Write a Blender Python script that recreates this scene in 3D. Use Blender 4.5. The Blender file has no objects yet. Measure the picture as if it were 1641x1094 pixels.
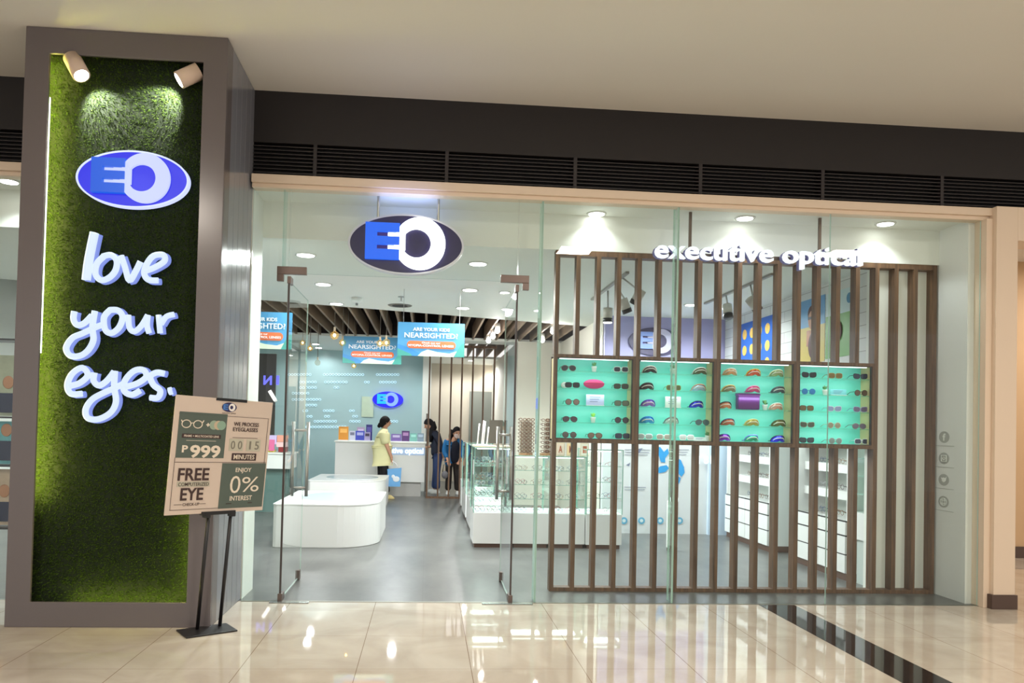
import bpy, bmesh, math, random
from mathutils import Vector, Matrix
random.seed(7)
R = math.radians
C = bpy.context.scene.collection
S = bpy.context.scene

# ------------------------------------------------------------------ camera, world, exposure
CAMPOS = Vector((0, 0, 1.5))
YAW, PITCH, ROLL, FPX, PCX, PCY = -7.53373248e-02, -2.18737980e-02, 2.35210822e-02, 1244.98, 778.71, 655.29
def _rot():
    cy, sy = math.cos(YAW), math.sin(YAW); cp, sp = math.cos(PITCH), math.sin(PITCH); cr, sr = math.cos(ROLL), math.sin(ROLL)
    B = Matrix(((1,0,0),(0,0,-1),(0,1,0)))
    Rz = Matrix(((cy,sy,0),(-sy,cy,0),(0,0,1))); Rx = Matrix(((1,0,0),(0,cp,-sp),(0,sp,cp))); Rr = Matrix(((cr,-sr,0),(sr,cr,0),(0,0,1)))
    return Rr @ Rx @ B @ Rz
M3 = _rot()
cam = bpy.data.cameras.new('camera'); camo = bpy.data.objects.new('camera', cam); C.objects.link(camo)
mw = Matrix((( M3[0][0], -M3[1][0], -M3[2][0], 0), (M3[0][1], -M3[1][1], -M3[2][1], 0), (M3[0][2], -M3[1][2], -M3[2][2], 0), (0,0,0,1)))
camo.matrix_world = Matrix.Translation(CAMPOS) @ mw
cam.sensor_width = 36; cam.lens = FPX/1641*36; cam.clip_end = 200; cam.clip_start = .05
cam.shift_x = (820.5-PCX)/1641; cam.shift_y = (PCY-547)/1641
S.camera = camo
W = bpy.data.worlds.new('mall_ambience'); S.world = W; W.use_nodes = True
W.node_tree.nodes['Background'].inputs[0].default_value = (1.0, .98, .955, 1)
W.node_tree.nodes['Background'].inputs[1].default_value = .95
S.view_settings.view_transform = 'Standard'; S.view_settings.look = 'None'; S.view_settings.gamma = 1
S.view_settings.exposure = 0.0; S.view_settings.use_curve_mapping = False
S.cycles.transparent_max_bounces = 40; S.cycles.max_bounces = 10; S.cycles.diffuse_bounces = 5; S.cycles.glossy_bounces = 5

def lamp(name, kind, loc, energy, color=(1,1,1), parent=None, target=None, spot=150, blend=.6, size=.05, sizey=None):
    l = bpy.data.lights.new(name, kind); l.energy = energy; l.color = color
    if kind == 'SPOT': l.spot_size = R(spot); l.spot_blend = blend; l.shadow_soft_size = size
    elif kind == 'POINT': l.shadow_soft_size = size
    elif kind == 'AREA':
        l.size = size
        if sizey: l.shape = 'RECTANGLE'; l.size_y = sizey
    o = bpy.data.objects.new(name, l); C.objects.link(o)
    loc = Vector(loc)
    if parent: o.parent = parent; o.location = loc - wloc(parent)
    else: o.location = loc
    if target is not None:
        o.rotation_euler = (Vector(target)-loc).to_track_quat('-Z', 'Y').to_euler()
    return o
def wloc(o):
    v = Vector((0,0,0))
    while o is not None: v = v + Vector(o.location); o = o.parent
    return v
# area lamps without fixtures, added to stand in for unseen mall ceiling lights
for lx, ly, e in ((-3.2, 1.2, 130), (2.2, 1.5, 150), (6.2, 2.0, 110), (-.6, -2.5, 150), (8.2, 8.0, 60)):
    lamp('mall_fill_glow', 'AREA', (lx, ly, 4.22 if ly < 6 else 3.68), e*.95, (1, .90, .78), target=(lx, ly, 0), size=.5)

# ------------------------------------------------------------------ pixel rays (measured points put on known planes)
def _ray(x, y):
    return M3.transposed() @ Vector(((x-PCX)/FPX, (y-PCY)/FPX, 1))
def onY(x, y, Y): d = _ray(x, y); return CAMPOS + d*(Y/d.y)
def onZ(x, y, Z): d = _ray(x, y); return CAMPOS + d*((Z-1.5)/d.z)
def onX(x, y, X): d = _ray(x, y); return CAMPOS + d*(X/d.x)

# ------------------------------------------------------------------ materials
MATS = {}
def srgb(r, g, b):
    f = lambda c: (c/255/12.92) if c/255 <= .04045 else ((c/255+.055)/1.055)**2.4
    return (f(r), f(g), f(b), 1)
def mat(name, col, rough=.5, metal=0, emit=None, es=0, noise=0, nscale=8, bump=0, bscale=60, spec=.5, trans=0):
    if name in MATS: return MATS[name]
    m = bpy.data.materials.new(name); m.use_nodes = True; nt = m.node_tree; b = nt.nodes['Principled BSDF']
    if len(col) == 3: col = srgb(*col)
    b.inputs['Base Color'].default_value = col; b.inputs['Roughness'].default_value = rough; b.inputs['Metallic'].default_value = metal
    b.inputs['Specular IOR Level'].default_value = spec
    if trans: b.inputs['Transmission Weight'].default_value = trans
    if emit is not None:
        b.inputs['Emission Color'].default_value = srgb(*emit) if len(emit) == 3 else emit; b.inputs['Emission Strength'].default_value = es
    if noise or bump:
        tc = nt.nodes.new('ShaderNodeTexCoord'); n = nt.nodes.new('ShaderNodeTexNoise'); n.inputs['Scale'].default_value = nscale; n.inputs['Detail'].default_value = 5
        nt.links.new(tc.outputs['Object'], n.inputs['Vector'])
        if noise:
            mx = nt.nodes.new('ShaderNodeMix'); mx.data_type = 'RGBA'; mx.blend_type = 'MIX'
            mx.inputs['A'].default_value = tuple(c*(1-noise) for c in col[:3])+(1,); mx.inputs['B'].default_value = tuple(min(1, c*(1+noise)) for c in col[:3])+(1,)
            nt.links.new(n.outputs['Fac'], mx.inputs['Factor']); nt.links.new(mx.outputs['Result'], b.inputs['Base Color'])
        if bump:
            n2 = nt.nodes.new('ShaderNodeTexNoise'); n2.inputs['Scale'].default_value = bscale; nt.links.new(tc.outputs['Object'], n2.inputs['Vector'])
            bp = nt.nodes.new('ShaderNodeBump'); bp.inputs['Strength'].default_value = bump; bp.inputs['Distance'].default_value = .01
            nt.links.new(n2.outputs['Fac'], bp.inputs['Height']); nt.links.new(bp.outputs['Normal'], b.inputs['Normal'])
    MATS[name] = m; return m
def glass_mat(name, tint=(.93, .98, .96), refl=1.0, ior=1.5, opac=0.0, ocol=(.8,.9,.88)):
    if name in MATS: return MATS[name]
    m = bpy.data.materials.new(name); m.use_nodes = True; nt = m.node_tree; nt.nodes.clear()
    out = nt.nodes.new('ShaderNodeOutputMaterial'); tr = nt.nodes.new('ShaderNodeBsdfTransparent'); gl = nt.nodes.new('ShaderNodeBsdfGlossy')
    tr.inputs[0].default_value = (*tint, 1); gl.inputs['Roughness'].default_value = 0.0; gl.inputs['Color'].default_value = (refl, refl, refl, 1)
    fr = nt.nodes.new('ShaderNodeFresnel'); fr.inputs['IOR'].default_value = ior
    ge = nt.nodes.new('ShaderNodeNewGeometry'); fm = nt.nodes.new('ShaderNodeMath'); fm.operation = 'MULTIPLY'; iv = nt.nodes.new('ShaderNodeMath'); iv.operation = 'SUBTRACT'; iv.inputs[0].default_value = 1
    nt.links.new(ge.outputs['Backfacing'], iv.inputs[1]); nt.links.new(fr.outputs[0], fm.inputs[0]); nt.links.new(iv.outputs[0], fm.inputs[1])   # only the outer side mirrors, no false inner reflection
    mx = nt.nodes.new('ShaderNodeMixShader'); nt.links.new(fm.outputs[0], mx.inputs[0]); nt.links.new(tr.outputs[0], mx.inputs[1]); nt.links.new(gl.outputs[0], mx.inputs[2])
    last = mx
    if opac:
        df = nt.nodes.new('ShaderNodeBsdfDiffuse'); df.inputs[0].default_value = (*ocol, 1)
        m2 = nt.nodes.new('ShaderNodeMixShader'); m2.inputs[0].default_value = opac
        nt.links.new(mx.outputs[0], m2.inputs[1]); nt.links.new(df.outputs[0], m2.inputs[2]); last = m2
    nt.links.new(last.outputs[0], out.inputs[0]); MATS[name] = m; return m
def emat(name, col, s): return mat(name, tuple(int(c*.35) for c in col), .4, emit=col, es=s)

GLASS = glass_mat('shopfront_glass', (.955, .985, .975), ior=1.40)
GLASSIN = glass_mat('case_glass', (.975, .995, .988), ior=1.3)
GEDGE = mat('glass_edge_green', (196, 222, 212), .15)
GFIN = glass_mat('fin_glass', (.86, .95, .93), ior=1.4, opac=.10, ocol=(.6,.75,.7))
WHITE = mat('white_paint', (232, 234, 228), .6, noise=.015, nscale=2)
WHITEG = mat('white_laminate', (232, 233, 231), .25, noise=.01, nscale=2)
CREAM = mat('cream_wall_paint', (226, 206, 184), .55, noise=.02, nscale=3)
CEILM = mat('mall_ceiling_paint', (224, 220, 211), .7, noise=.015, nscale=1.2)
DARK = mat('dark_fascia_paint', (30, 25, 25), .6, noise=.06, nscale=3)
BLACK = mat('black_metal', (22, 20, 22), .4)
DARKER = mat('void_black', (18, 15, 15), .8)
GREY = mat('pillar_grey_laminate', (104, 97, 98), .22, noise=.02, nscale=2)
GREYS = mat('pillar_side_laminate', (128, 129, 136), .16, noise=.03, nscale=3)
CHROME = mat('brushed_steel', (190, 188, 184), .28, 1)
BRONZE = mat('door_patch_bronze', (112, 98, 92), .35, .6)
BROWN = mat('brown_skirting', (84, 66, 58), .5)
LAMPON = emat('lamp_lens_lit', (255, 252, 245), 14)
LAMPW = emat('spot_lens_lit', (255, 246, 235), 18)

def wood_mat():
    m = mat('lattice_wood', (118, 88, 62), .5); nt = m.node_tree; b = nt.nodes['Principled BSDF']
    tc = nt.nodes.new('ShaderNodeTexCoord'); mp = nt.nodes.new('ShaderNodeMapping'); mp.inputs['Scale'].default_value = (9, 9, .6)
    n = nt.nodes.new('ShaderNodeTexNoise'); n.inputs['Scale'].default_value = 4; n.inputs['Detail'].default_value = 6
    cr = nt.nodes.new('ShaderNodeValToRGB'); cr.color_ramp.elements[0].color = srgb(76, 54, 38); cr.color_ramp.elements[1].color = srgb(120, 88, 62)
    cr.color_ramp.elements[0].position = .3; cr.color_ramp.elements[1].position = .7
    nt.links.new(tc.outputs['Object'], mp.inputs[0]); nt.links.new(mp.outputs[0], n.inputs['Vector']); nt.links.new(n.outputs['Fac'], cr.inputs[0]); nt.links.new(cr.outputs[0], b.inputs['Base Color'])
    return m
WOOD = wood_mat()
SLATM = mat('ceiling_slat_wood', (132, 112, 92), .6, noise=.1, nscale=6)

# ------------------------------------------------------------------ mesh builder
class MB:
    def __init__(s): s.v = []; s.f = []; s.mi = []; s.cur = 0
    def face(s, idx): s.f.append(tuple(idx)); s.mi.append(s.cur)
    def box(s, x0, x1, y0, y1, z0, z1):
        if x0 > x1: x0, x1 = x1, x0
        if y0 > y1: y0, y1 = y1, y0
        if z0 > z1: z0, z1 = z1, z0
        n = len(s.v); s.v += [(x0,y0,z0),(x1,y0,z0),(x1,y1,z0),(x0,y1,z0),(x0,y0,z1),(x1,y0,z1),(x1,y1,z1),(x0,y1,z1)]
        for q in ((0,3,2,1),(4,5,6,7),(0,1,5,4),(1,2,6,5),(2,3,7,6),(3,0,4,7)): s.face([n+i for i in q])
        return s
    def quad(s, a, b, c, d):
        n = len(s.v); s.v += [tuple(a), tuple(b), tuple(c), tuple(d)]; s.face((n, n+1, n+2, n+3)); return s
    def obox(s, c, ax, ay, az, hx, hy, hz):
        c = Vector(c); n = len(s.v)
        for k in (-1, 1):
            for i, j in ((-1,-1),(1,-1),(1,1),(-1,1)): s.v.append(tuple(c + ax*hx*i + ay*hy*j + az*hz*k))
        for q in ((0,3,2,1),(4,5,6,7),(0,1,5,4),(1,2,6,5),(2,3,7,6),(3,0,4,7)): s.face([n+i for i in q])
        return s
    def tube(s, pts, r, seg=8, cap=True, closed=False):
        pts = [Vector(p) for p in pts]; N = len(pts); rr = r if isinstance(r, (list, tuple)) else [r]*N
        n0 = len(s.v); prev = None
        for i, p in enumerate(pts):
            if closed: t = pts[(i+1) % N]-pts[i-1]
            else: t = pts[min(i+1, N-1)]-pts[max(i-1, 0)]
            if t.length < 1e-9: t = Vector((0,0,1))
            t.normalize()
            if prev is None:
                a = Vector((0,1,0)) if abs(t.y) < .9 else Vector((1,0,0))
                u = t.cross(a).normalized()
            else:
                u = (prev - t*prev.dot(t)).normalized()
            prev = u; w = t.cross(u)
            for k in range(seg):
                an = 2*math.pi*k/seg; s.v.append(tuple(p + (u*math.cos(an)+w*math.sin(an))*rr[i]))
        rng = N if closed else N-1
        for i in range(rng):
            j = (i+1) % N
            for k in range(seg):
                k2 = (k+1) % seg; s.face((n0+i*seg+k, n0+i*seg+k2, n0+j*seg+k2, n0+j*seg+k))
        if cap and not closed:
            s.face([n0+k for k in range(seg)][::-1]); s.face([n0+(N-1)*seg+k for k in range(seg)])
        return s
    def cyl(s, p0, p1, r, seg=16, r2=None): return s.tube([p0, p1], [r, r if r2 is None else r2], seg)
    def prism(s, poly, y0, y1):           # polygon in x,z extruded along y
        n = len(s.v); N = len(poly)
        s.v += [(p[0], y0, p[1]) for p in poly]+[(p[0], y1, p[1]) for p in poly]
        s.face([n+i for i in range(N)]); s.face([n+N+i for i in range(N)][::-1])
        for i in range(N): j = (i+1) % N; s.face((n+i, n+N+i, n+N+j, n+j))
        return s
    def prismz(s, poly, z0, z1):
        n = len(s.v); N = len(poly)
        s.v += [(p[0], p[1], z0) for p in poly]+[(p[0], p[1], z1) for p in poly]
        s.face([n+i for i in range(N)][::-1]); s.face([n+N+i for i in range(N)])
        for i in range(N): j = (i+1) % N; s.face((n+i, n+j, n+N+j, n+N+i))
        return s
    def ring(s, outer, inner, y0, y1):    # two loops of equal count, x,z, extruded in y
        n = len(s.v); N = len(outer)
        for L in (outer, inner):
            s.v += [(p[0], y0, p[1]) for p in L]; s.v += [(p[0], y1, p[1]) for p in L]
        o0, o1, i0, i1 = n, n+N, n+2*N, n+3*N
        for k in range(N):
            j = (k+1) % N
            s.face((o0+k, o0+j, i0+j, i0+k)); s.face((o1+k, i1+k, i1+j, o1+j)); s.face((o0+k, o1+k, o1+j, o0+j)); s.face((i0+k, i0+j, i1+j, i1+k))
        return s
    def sphere(s, c, r, seg=12, rings=8, sx=1, sy=1, sz=1):
        n = len(s.v); c = Vector(c)
        for i in range(1, rings):
            th = math.pi*i/rings
            for k in range(seg):
                ph = 2*math.pi*k/seg; s.v.append((c.x+r*sx*math.sin(th)*math.cos(ph), c.y+r*sy*math.sin(th)*math.sin(ph), c.z+r*sz*math.cos(th)))
        t = len(s.v); s.v.append((c.x, c.y, c.z+r*sz)); s.v.append((c.x, c.y, c.z-r*sz))
        for i in range(rings-2):
            for k in range(seg): k2 = (k+1) % seg; s.face((n+i*seg+k, n+(i+1)*seg+k, n+(i+1)*seg+k2, n+i*seg+k2))
        for k in range(seg):
            k2 = (k+1) % seg; s.face((t, n+k, n+k2)); s.face((t+1, n+(rings-2)*seg+k2, n+(rings-2)*seg+k))
        return s
    def lathe(s, c, prof, seg=16):
        n = len(s.v); c = Vector(c)
        for r, z in prof:
            for k in range(seg): a = 2*math.pi*k/seg; s.v.append((c.x+r*math.cos(a), c.y+r*math.sin(a), c.z+z))
        for i in range(len(prof)-1):
            for k in range(seg): k2 = (k+1) % seg; s.face((n+i*seg+k, n+i*seg+k2, n+(i+1)*seg+k2, n+(i+1)*seg+k))
        s.face([n+k for k in range(seg)][::-1]); s.face([n+(len(prof)-1)*seg+k for k in range(seg)])
        return s
    def build(s, name, m, parent=None, smooth=False, bevel=0):
        off = wloc(parent) if parent else Vector((0,0,0))
        me = bpy.data.meshes.new(name); me.from_pydata([tuple(Vector(v)-off) for v in s.v], [], s.f)
        ms = m if isinstance(m, (list, tuple)) else [m]
        for x in ms: me.materials.append(x)
        if len(ms) > 1: me.polygons.foreach_set('material_index', s.mi)
        bm = bmesh.new(); bm.from_mesh(me); bmesh.ops.recalc_face_normals(bm, faces=bm.faces); bm.to_mesh(me); bm.free()
        if smooth: me.polygons.foreach_set('use_smooth', [True]*len(me.polygons))
        o = bpy.data.objects.new(name, me); C.objects.link(o)
        if parent: o.parent = parent
        if bevel:
            b = o.modifiers.new('bevel', 'BEVEL'); b.width = bevel; b.segments = 2; b.limit_method = 'ANGLE'
        return o
def tag(o, label, cat, group=None, kind=None):
    o['label'] = label; o['category'] = cat
    if group: o['group'] = group
    if kind: o['kind'] = kind
    return o
def thing(name, label, cat, loc=(0,0,0), group=None):
    o = bpy.data.objects.new(name, None); o.empty_display_size = .1; C.objects.link(o); o.location = loc
    return tag(o, label, cat, group)
def struct(o): o['kind'] = 'structure'; return o
def box(name, m, x0, x1, y0, y1, z0, z1, parent=None, bevel=0):
    return MB().box(x0, x1, y0, y1, z0, z1).build(name, m, parent, bevel=bevel)
def copy_tree(o, parent=None):
    c = o.copy(); C.objects.link(c); c.parent = parent
    for ch in list(o.children): copy_tree(ch, c)
    return c
def circ(cx, cz, rx, rz=None, n=48, a0=0):
    rz = rx if rz is None else rz
    return [(cx+rx*math.cos(a0+2*math.pi*i/n), cz+rz*math.sin(a0+2*math.pi*i/n)) for i in range(n)]
_tc = {}
def text(s, name, m, origin, ux, uz, w, h, depth=.003, parent=None, bold=0.0, align='c', mirror=False):
    """lettering whose box w x h is centred on origin in the plane of ux (reading direction) and uz (up)"""
    key = (s, bold)
    if key not in _tc:
        cu = bpy.data.curves.new('t', 'FONT'); cu.body = s; cu.offset = bold; cu.extrude = .5; cu.resolution_u = 3
        to = bpy.data.objects.new('t', cu); C.objects.link(to); bpy.context.view_layer.update()
        me = bpy.data.meshes.new_from_object(to.evaluated_get(bpy.context.evaluated_depsgraph_get()))
        bpy.data.objects.remove(to); bpy.data.curves.remove(cu)
        _tc[key] = ([tuple(v.co) for v in me.vertices], [tuple(p.vertices) for p in me.polygons]); bpy.data.meshes.remove(me)
    vs, fs = _tc[key]
    xs = [v[0] for v in vs]; ys = [v[1] for v in vs]; x0, x1, y0, y1 = min(xs), max(xs), min(ys), max(ys)
    if h is None: h = w*(y1-y0)/(x1-x0)
    if w is None: w = h*(x1-x0)/(y1-y0)
    o = Vector(origin); ux = Vector(ux).normalized(); uz = Vector(uz).normalized(); un = ux.cross(uz)   # un points to the reader
    mb = MB()
    for v in vs:
        a = ((v[0]-x0)/(x1-x0)-.5)*w; b = ((v[1]-y0)/(y1-y0)-.5)*h
        if mirror: a = -a
        if align == 'l': a += w/2
        mb.v.append(tuple(o + ux*a + uz*b + un*(v[2]*depth)))
    mb.f = [f for f in fs]; mb.mi = [0]*len(fs)
    return mb.build(name, m, parent)
XA, ZA, YA = Vector((1,0,0)), Vector((0,0,1)), Vector((0,1,0))

# ================================================================== SETTING
YG = 6.62       # shop glass line
# mall floor: polished beige tiles 0.70 x 0.745 with one black strip
def tile_mat():
    m = mat('mall_floor_tile', (205, 188, 168), .03); nt = m.node_tree; b = nt.nodes['Principled BSDF']
    tc = nt.nodes.new('ShaderNodeTexCoord'); sp = nt.nodes.new('ShaderNodeSeparateXYZ'); nt.links.new(tc.outputs['Object'], sp.inputs[0])
    def line(sock, off, pitch, w):
        a = nt.nodes.new('ShaderNodeMath'); a.operation = 'SUBTRACT'; nt.links.new(sock, a.inputs[0]); a.inputs[1].default_value = off
        d = nt.nodes.new('ShaderNodeMath'); d.operation = 'PINGPONG'; nt.links.new(a.outputs[0], d.inputs[0]); d.inputs[1].default_value = pitch/2
        l = nt.nodes.new('ShaderNodeMath'); l.operation = 'LESS_THAN'; nt.links.new(d.outputs[0], l.inputs[0]); l.inputs[1].default_value = w
        return l.outputs[0]
    lx = line(sp.outputs[0], .31-.7*10, .70, .0022); ly = line(sp.outputs[1], 5.565-.745*20, .745, .0012)
    mxx = nt.nodes.new('ShaderNodeMath'); mxx.operation = 'MAXIMUM'; nt.links.new(lx, mxx.inputs[0]); nt.links.new(ly, mxx.inputs[1])
    n = nt.nodes.new('ShaderNodeTexNoise'); n.inputs['Scale'].default_value = 1.6; n.inputs['Detail'].default_value = 8; n.inputs['Distortion'].default_value = 1.2
    nt.links.new(tc.outputs['Object'], n.inputs['Vector'])
    cr = nt.nodes.new('ShaderNodeValToRGB'); cr.color_ramp.elements[0].color = srgb(190, 178, 163); cr.color_ramp.elements[1].color = srgb(208, 198, 184)
    cr.color_ramp.elements[0].position = .35; cr.color_ramp.elements[1].position = .65; nt.links.new(n.outputs['Fac'], cr.inputs[0])
    mx = nt.nodes.new('ShaderNodeMix'); mx.data_type = 'RGBA'; nt.links.new(mxx.outputs[0], mx.inputs['Factor']); nt.links.new(cr.outputs[0], mx.inputs['A']); mx.inputs['B'].default_value = srgb(140, 120, 102)
    nt.links.new(mx.outputs['Result'], b.inputs['Base Color']); b.inputs['IOR'].default_value = 1.55
    return m
TILE = tile_mat()
struct(box('floor', TILE, -16, 16, -7, YG, -.05, 0))
struct(box('floor_strip', mat('black_floor_tile', (38, 32, 32), .05), 2.92, 3.24, -7, YG-.02, -.03, .0015))
# shop floor: grey polished concrete
def conc_mat():
    m = mat('shop_concrete', (140, 146, 150), .3); nt = m.node_tree; b = nt.nodes['Principled BSDF']
    tc = nt.nodes.new('ShaderNodeTexCoord'); mp = nt.nodes.new('ShaderNodeMapping'); mp.inputs['Scale'].default_value = (1, .45, 1)
    n = nt.nodes.new('ShaderNodeTexNoise'); n.inputs['Scale'].default_value = 2.2; n.inputs['Detail'].default_value = 9; n.inputs['Roughness'].default_value = .65
    nt.links.new(tc.outputs['Object'], mp.inputs[0]); nt.links.new(mp.outputs[0], n.inputs['Vector'])
    cr = nt.nodes.new('ShaderNodeValToRGB'); cr.color_ramp.elements[0].color = srgb(80, 82, 81); cr.color_ramp.elements[1].color = srgb(112, 113, 111)
    cr.color_ramp.elements[0].position = .32; cr.color_ramp.elements[1].position = .7; nt.links.new(n.outputs['Fac'], cr.inputs[0])
    br = nt.nodes.new('ShaderNodeTexBrick'); br.offset = 0; br.inputs['Scale'].default_value = 1; br.inputs['Brick Width'].default_value = 1.2; br.inputs['Row Height'].default_value = 1.2
    br.inputs['Mortar Size'].default_value = .002; br.inputs['Color1'].default_value = (1,1,1,1); br.inputs['Color2'].default_value = (.96,.96,.96,1); br.inputs['Mortar'].default_value = (.72,.72,.72,1)
    nt.links.new(tc.outputs['Object'], br.inputs['Vector'])
    mx = nt.nodes.new('ShaderNodeMix'); mx.data_type = 'RGBA'; mx.blend_type = 'MULTIPLY'; mx.inputs['Factor'].default_value = 1
    nt.links.new(cr.outputs[0], mx.inputs['A']); nt.links.new(br.outputs['Color'], mx.inputs['B']); nt.links.new(mx.outputs['Result'], b.inputs['Base Color'])
    return m
struct(box('floor', conc_mat(), -6, 5.0, YG, 24, -.05, 0))
struct(box('ceiling', CEILM, -16, 16, -7, 6.72, 4.3, 4.45))
# dark fascia with a louvred grille along its lower half
t = struct(MB().box(-16, 16, 6.66, 6.9, 3.86, 4.3).build('trim_1', DARK))
mb = MB().box(-16, 16, 6.78, 6.9, 3.555, 3.86)
struct(mb.build('trim_2', DARKER))
mb = MB()
for k in range(9):
    z = 3.575+k*.032; mb.quad((-16, 6.66, z), (16, 6.66, z), (16, 6.74, z+.012), (-16, 6.74, z+.012)); mb.box(-16, 16, 6.66, 6.668, z-.006, z+.003)
for k in range(-6, 9): mb.box(k*1.12+.1, k*1.12+.13, 6.655, 6.78, 3.56, 3.86)
struct(mb.build('trim_3', mat('louvre_dark', (40, 34, 36), .45)))
# cream head frame over the glass
mb = MB(); mb.box(-1.51, 5.06, 6.56, 6.9, 3.49, 3.56); mb.box(-1.51, 5.0, 6.59, 6.70, 3.455, 3.49)
struct(mb.build('trim_4', CREAM, bevel=.004))
mb = MB(); mb.box(-16, -2.94, 6.56, 6.9, 3.49, 3.56); mb.box(-16, -2.94, 6.59, 6.7, 3.455, 3.49)
struct(mb.build('trim_5', CREAM, bevel=.004))
# cream pier right of the shop and its head over the side corridor
mb = MB(); mb.box(5.0, 5.2, 6.5, 7.2, 0, 3.56); mb.box(5.2, 9.5, 6.5, 6.8, 3.26, 3.56); mb.box(4.94, 5.0, 6.545, 6.7, 0, 3.46)
struct(mb.build('wall_right_pier', CREAM, bevel=.003))
mb = MB(); mb.box(4.975, 5.215, 6.485, 7.2, 0, .125)
struct(mb.build('baseboard_pier', BROWN, bevel=.003))
# side corridor
struct(box('floor', TILE, 5.0, 12, YG, 14, -.05, -.0005))
mb = MB(); mb.box(6.2, 12, 9.3, 9.5, 0, 4.3)
struct(mb.build('wall_corridor', mat('corridor_tan_wall', (206, 172, 132), .6, noise=.04, nscale=2)))
struct(box('baseboard_corridor', BROWN, 6.2, 12, 9.27, 9.31, 0, .14))
struct(box('ceiling', CEILM, 5.0, 12, 6.8, 14, 3.75, 3.85))
struct(box('wall_corridor_side', CREAM, 5.0, 5.2, 7.2, 14, 0, 3.75))
# shop window bay: its ceiling, bulkhead and side wall
struct(box('ceiling', WHITE, -6, 4.93, 6.70, 7.12, 3.48, 3.6))
struct(box('wall_bulkhead', WHITE, -6, 4.93, 7.10, 7.25, 3.15, 3.6))
struct(box('wall_right_bay', WHITEG, 4.88, 5.0, 6.70, 7.3, 0, 3.6))
mb = MB().box(4.25, 4.9, 7.2, 7.26, 0, 3.15)
struct(mb.build('wall_right_return', WHITE))
# interior ceiling with a dark slatted recess (front edge slightly skewed)
def yf(x): return 11.55+.33*x
mb = MB(); mb.prismz([(-6, 7.25), (5, 7.25), (5, yf(2.65)), (2.65, yf(2.65)), (-6, yf(-6))], 3.15, 3.2)
mb.prismz([(2.65, yf(2.65)), (5, yf(2.65)), (5, 15.2), (2.65, 15.2)], 3.15, 3.2)
mb.prismz([(-6, 15.0), (.55, 15.0), (.55, 24), (-6, 24)], 3.15, 3.2); mb.prismz([(.55, 15.0), (5, 15.0), (5, 15.6), (.55, 15.6)], 3.15, 3.2); mb.prismz([(.55, 19), (5, 19), (5, 24), (.55, 24)], 3.15, 3.2)
struct(mb.build('ceiling', WHITE))
DB = mat('recess_dark_brown', (46, 36, 33), .9)
struct(MB().box(-6, 2.7, 8.5, 19.5, 3.75, 3.8).build('ceiling_recess', DB))
mb = MB(); mb.prismz([(-6, yf(-6)-.03), (2.65, yf(2.65)-.03), (2.65, yf(2.65)), (-6, yf(-6))], 3.2, 3.75); mb.box(-6, 2.7, 15.0, 15.03, 3.2, 3.75); mb.box(2.65, 2.68, 12.4, 15.0, 3.2, 3.75)
struct(mb.build('wall_recess', DB))
# walls
def deco_wall():
    m = mat('white_plank_wall', (222, 222, 220), .5); nt = m.node_tree; b = nt.nodes['Principled BSDF']
    tc = nt.nodes.new('ShaderNodeTexCoord'); sp = nt.nodes.new('ShaderNodeSeparateXYZ'); cb = nt.nodes.new('ShaderNodeCombineXYZ'); nt.links.new(tc.outputs['Object'], sp.inputs[0]); nt.links.new(sp.outputs[1], cb.inputs[0]); nt.links.new(sp.outputs[2], cb.inputs[1])
    br = nt.nodes.new('ShaderNodeTexBrick'); br.inputs['Scale'].default_value = 1; br.inputs['Brick Width'].default_value = .8; br.inputs['Row Height'].default_value = .13; br.inputs['Mortar Size'].default_value = .004
    br.inputs['Color1'].default_value = srgb(226,226,223); br.inputs['Color2'].default_value = srgb(214,215,213); br.inputs['Mortar'].default_value = srgb(168,166,164)
    nt.links.new(cb.outputs[0], br.inputs['Vector']); nt.links.new(br.outputs['Color'], b.inputs['Base Color']); return m
struct(MB().box(4.74, 5.0, 7.26, 16, 0, 3.2).build('wall_right', WHITE))
struct(MB().box(4.34, 4.74, 7.26, 11.1, 2.2, 3.15).build('wall_right_upper', deco_wall()))
AQUA = mat('aqua_back_panel', (170, 200, 204), .2, noise=.03, nscale=1)
struct(MB().box(-6, -.12, 18, 18.1, 0, 3.15).build('wall_back', AQUA))
struct(MB().box(-.12, .07, 17.6, 18.2, 0, 3.15).build('wall_back_column', WHITE))
BEIGE = mat('beige_corridor_wall', (205, 193, 176), .6, noise=.02)
struct(MB().box(.05, 3, 20.9, 21, 0, 3.15).build('wall_back_corridor', BEIGE))
struct(MB().box(-6, -5.9, 6.7, 18, 0, 3.6).build('wall_left', WHITE))
mb = MB().box(1.72, 2.7, 14.9, 15.1, 0, 3.15); mb.box(2.55, 2.7, 11.2, 14.9, 0, 3.15); mb.box(1.72, 1.84, 15.1, 20.9, 0, 3.15)
struct(mb.build('wall_middle', mat('warm_white_wall', (224, 220, 208), .55)))
LAV = mat('lavender_wall', (168, 164, 206), .5, noise=.02, nscale=1.5)
struct(MB().box(2.55, 4.74, 11.12, 11.25, 1.4, 3.15).build('wall_feature', LAV))
struct(MB().box(2.55, 4.1, 11.08, 11.25, 0, 1.4).build('wall_feature_lower', mat('map_wall_white', (214, 216, 218), .5)))
struct(MB().box(4.1, 4.74, 11.02, 11.25, 0, 2.4).build('wall_feature_panel', mat('pale_blue_panel', (196, 214, 232), .35)))
struct(MB().box(-2.96, -1.515, 6.70, 7.10, 0, 3.6).build('wall_behind_pillar', WHITE))
struct(MB().box(-16, -6, 6.9, 7.0, 0, 4.3).build('wall_far_left', CREAM))
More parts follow.
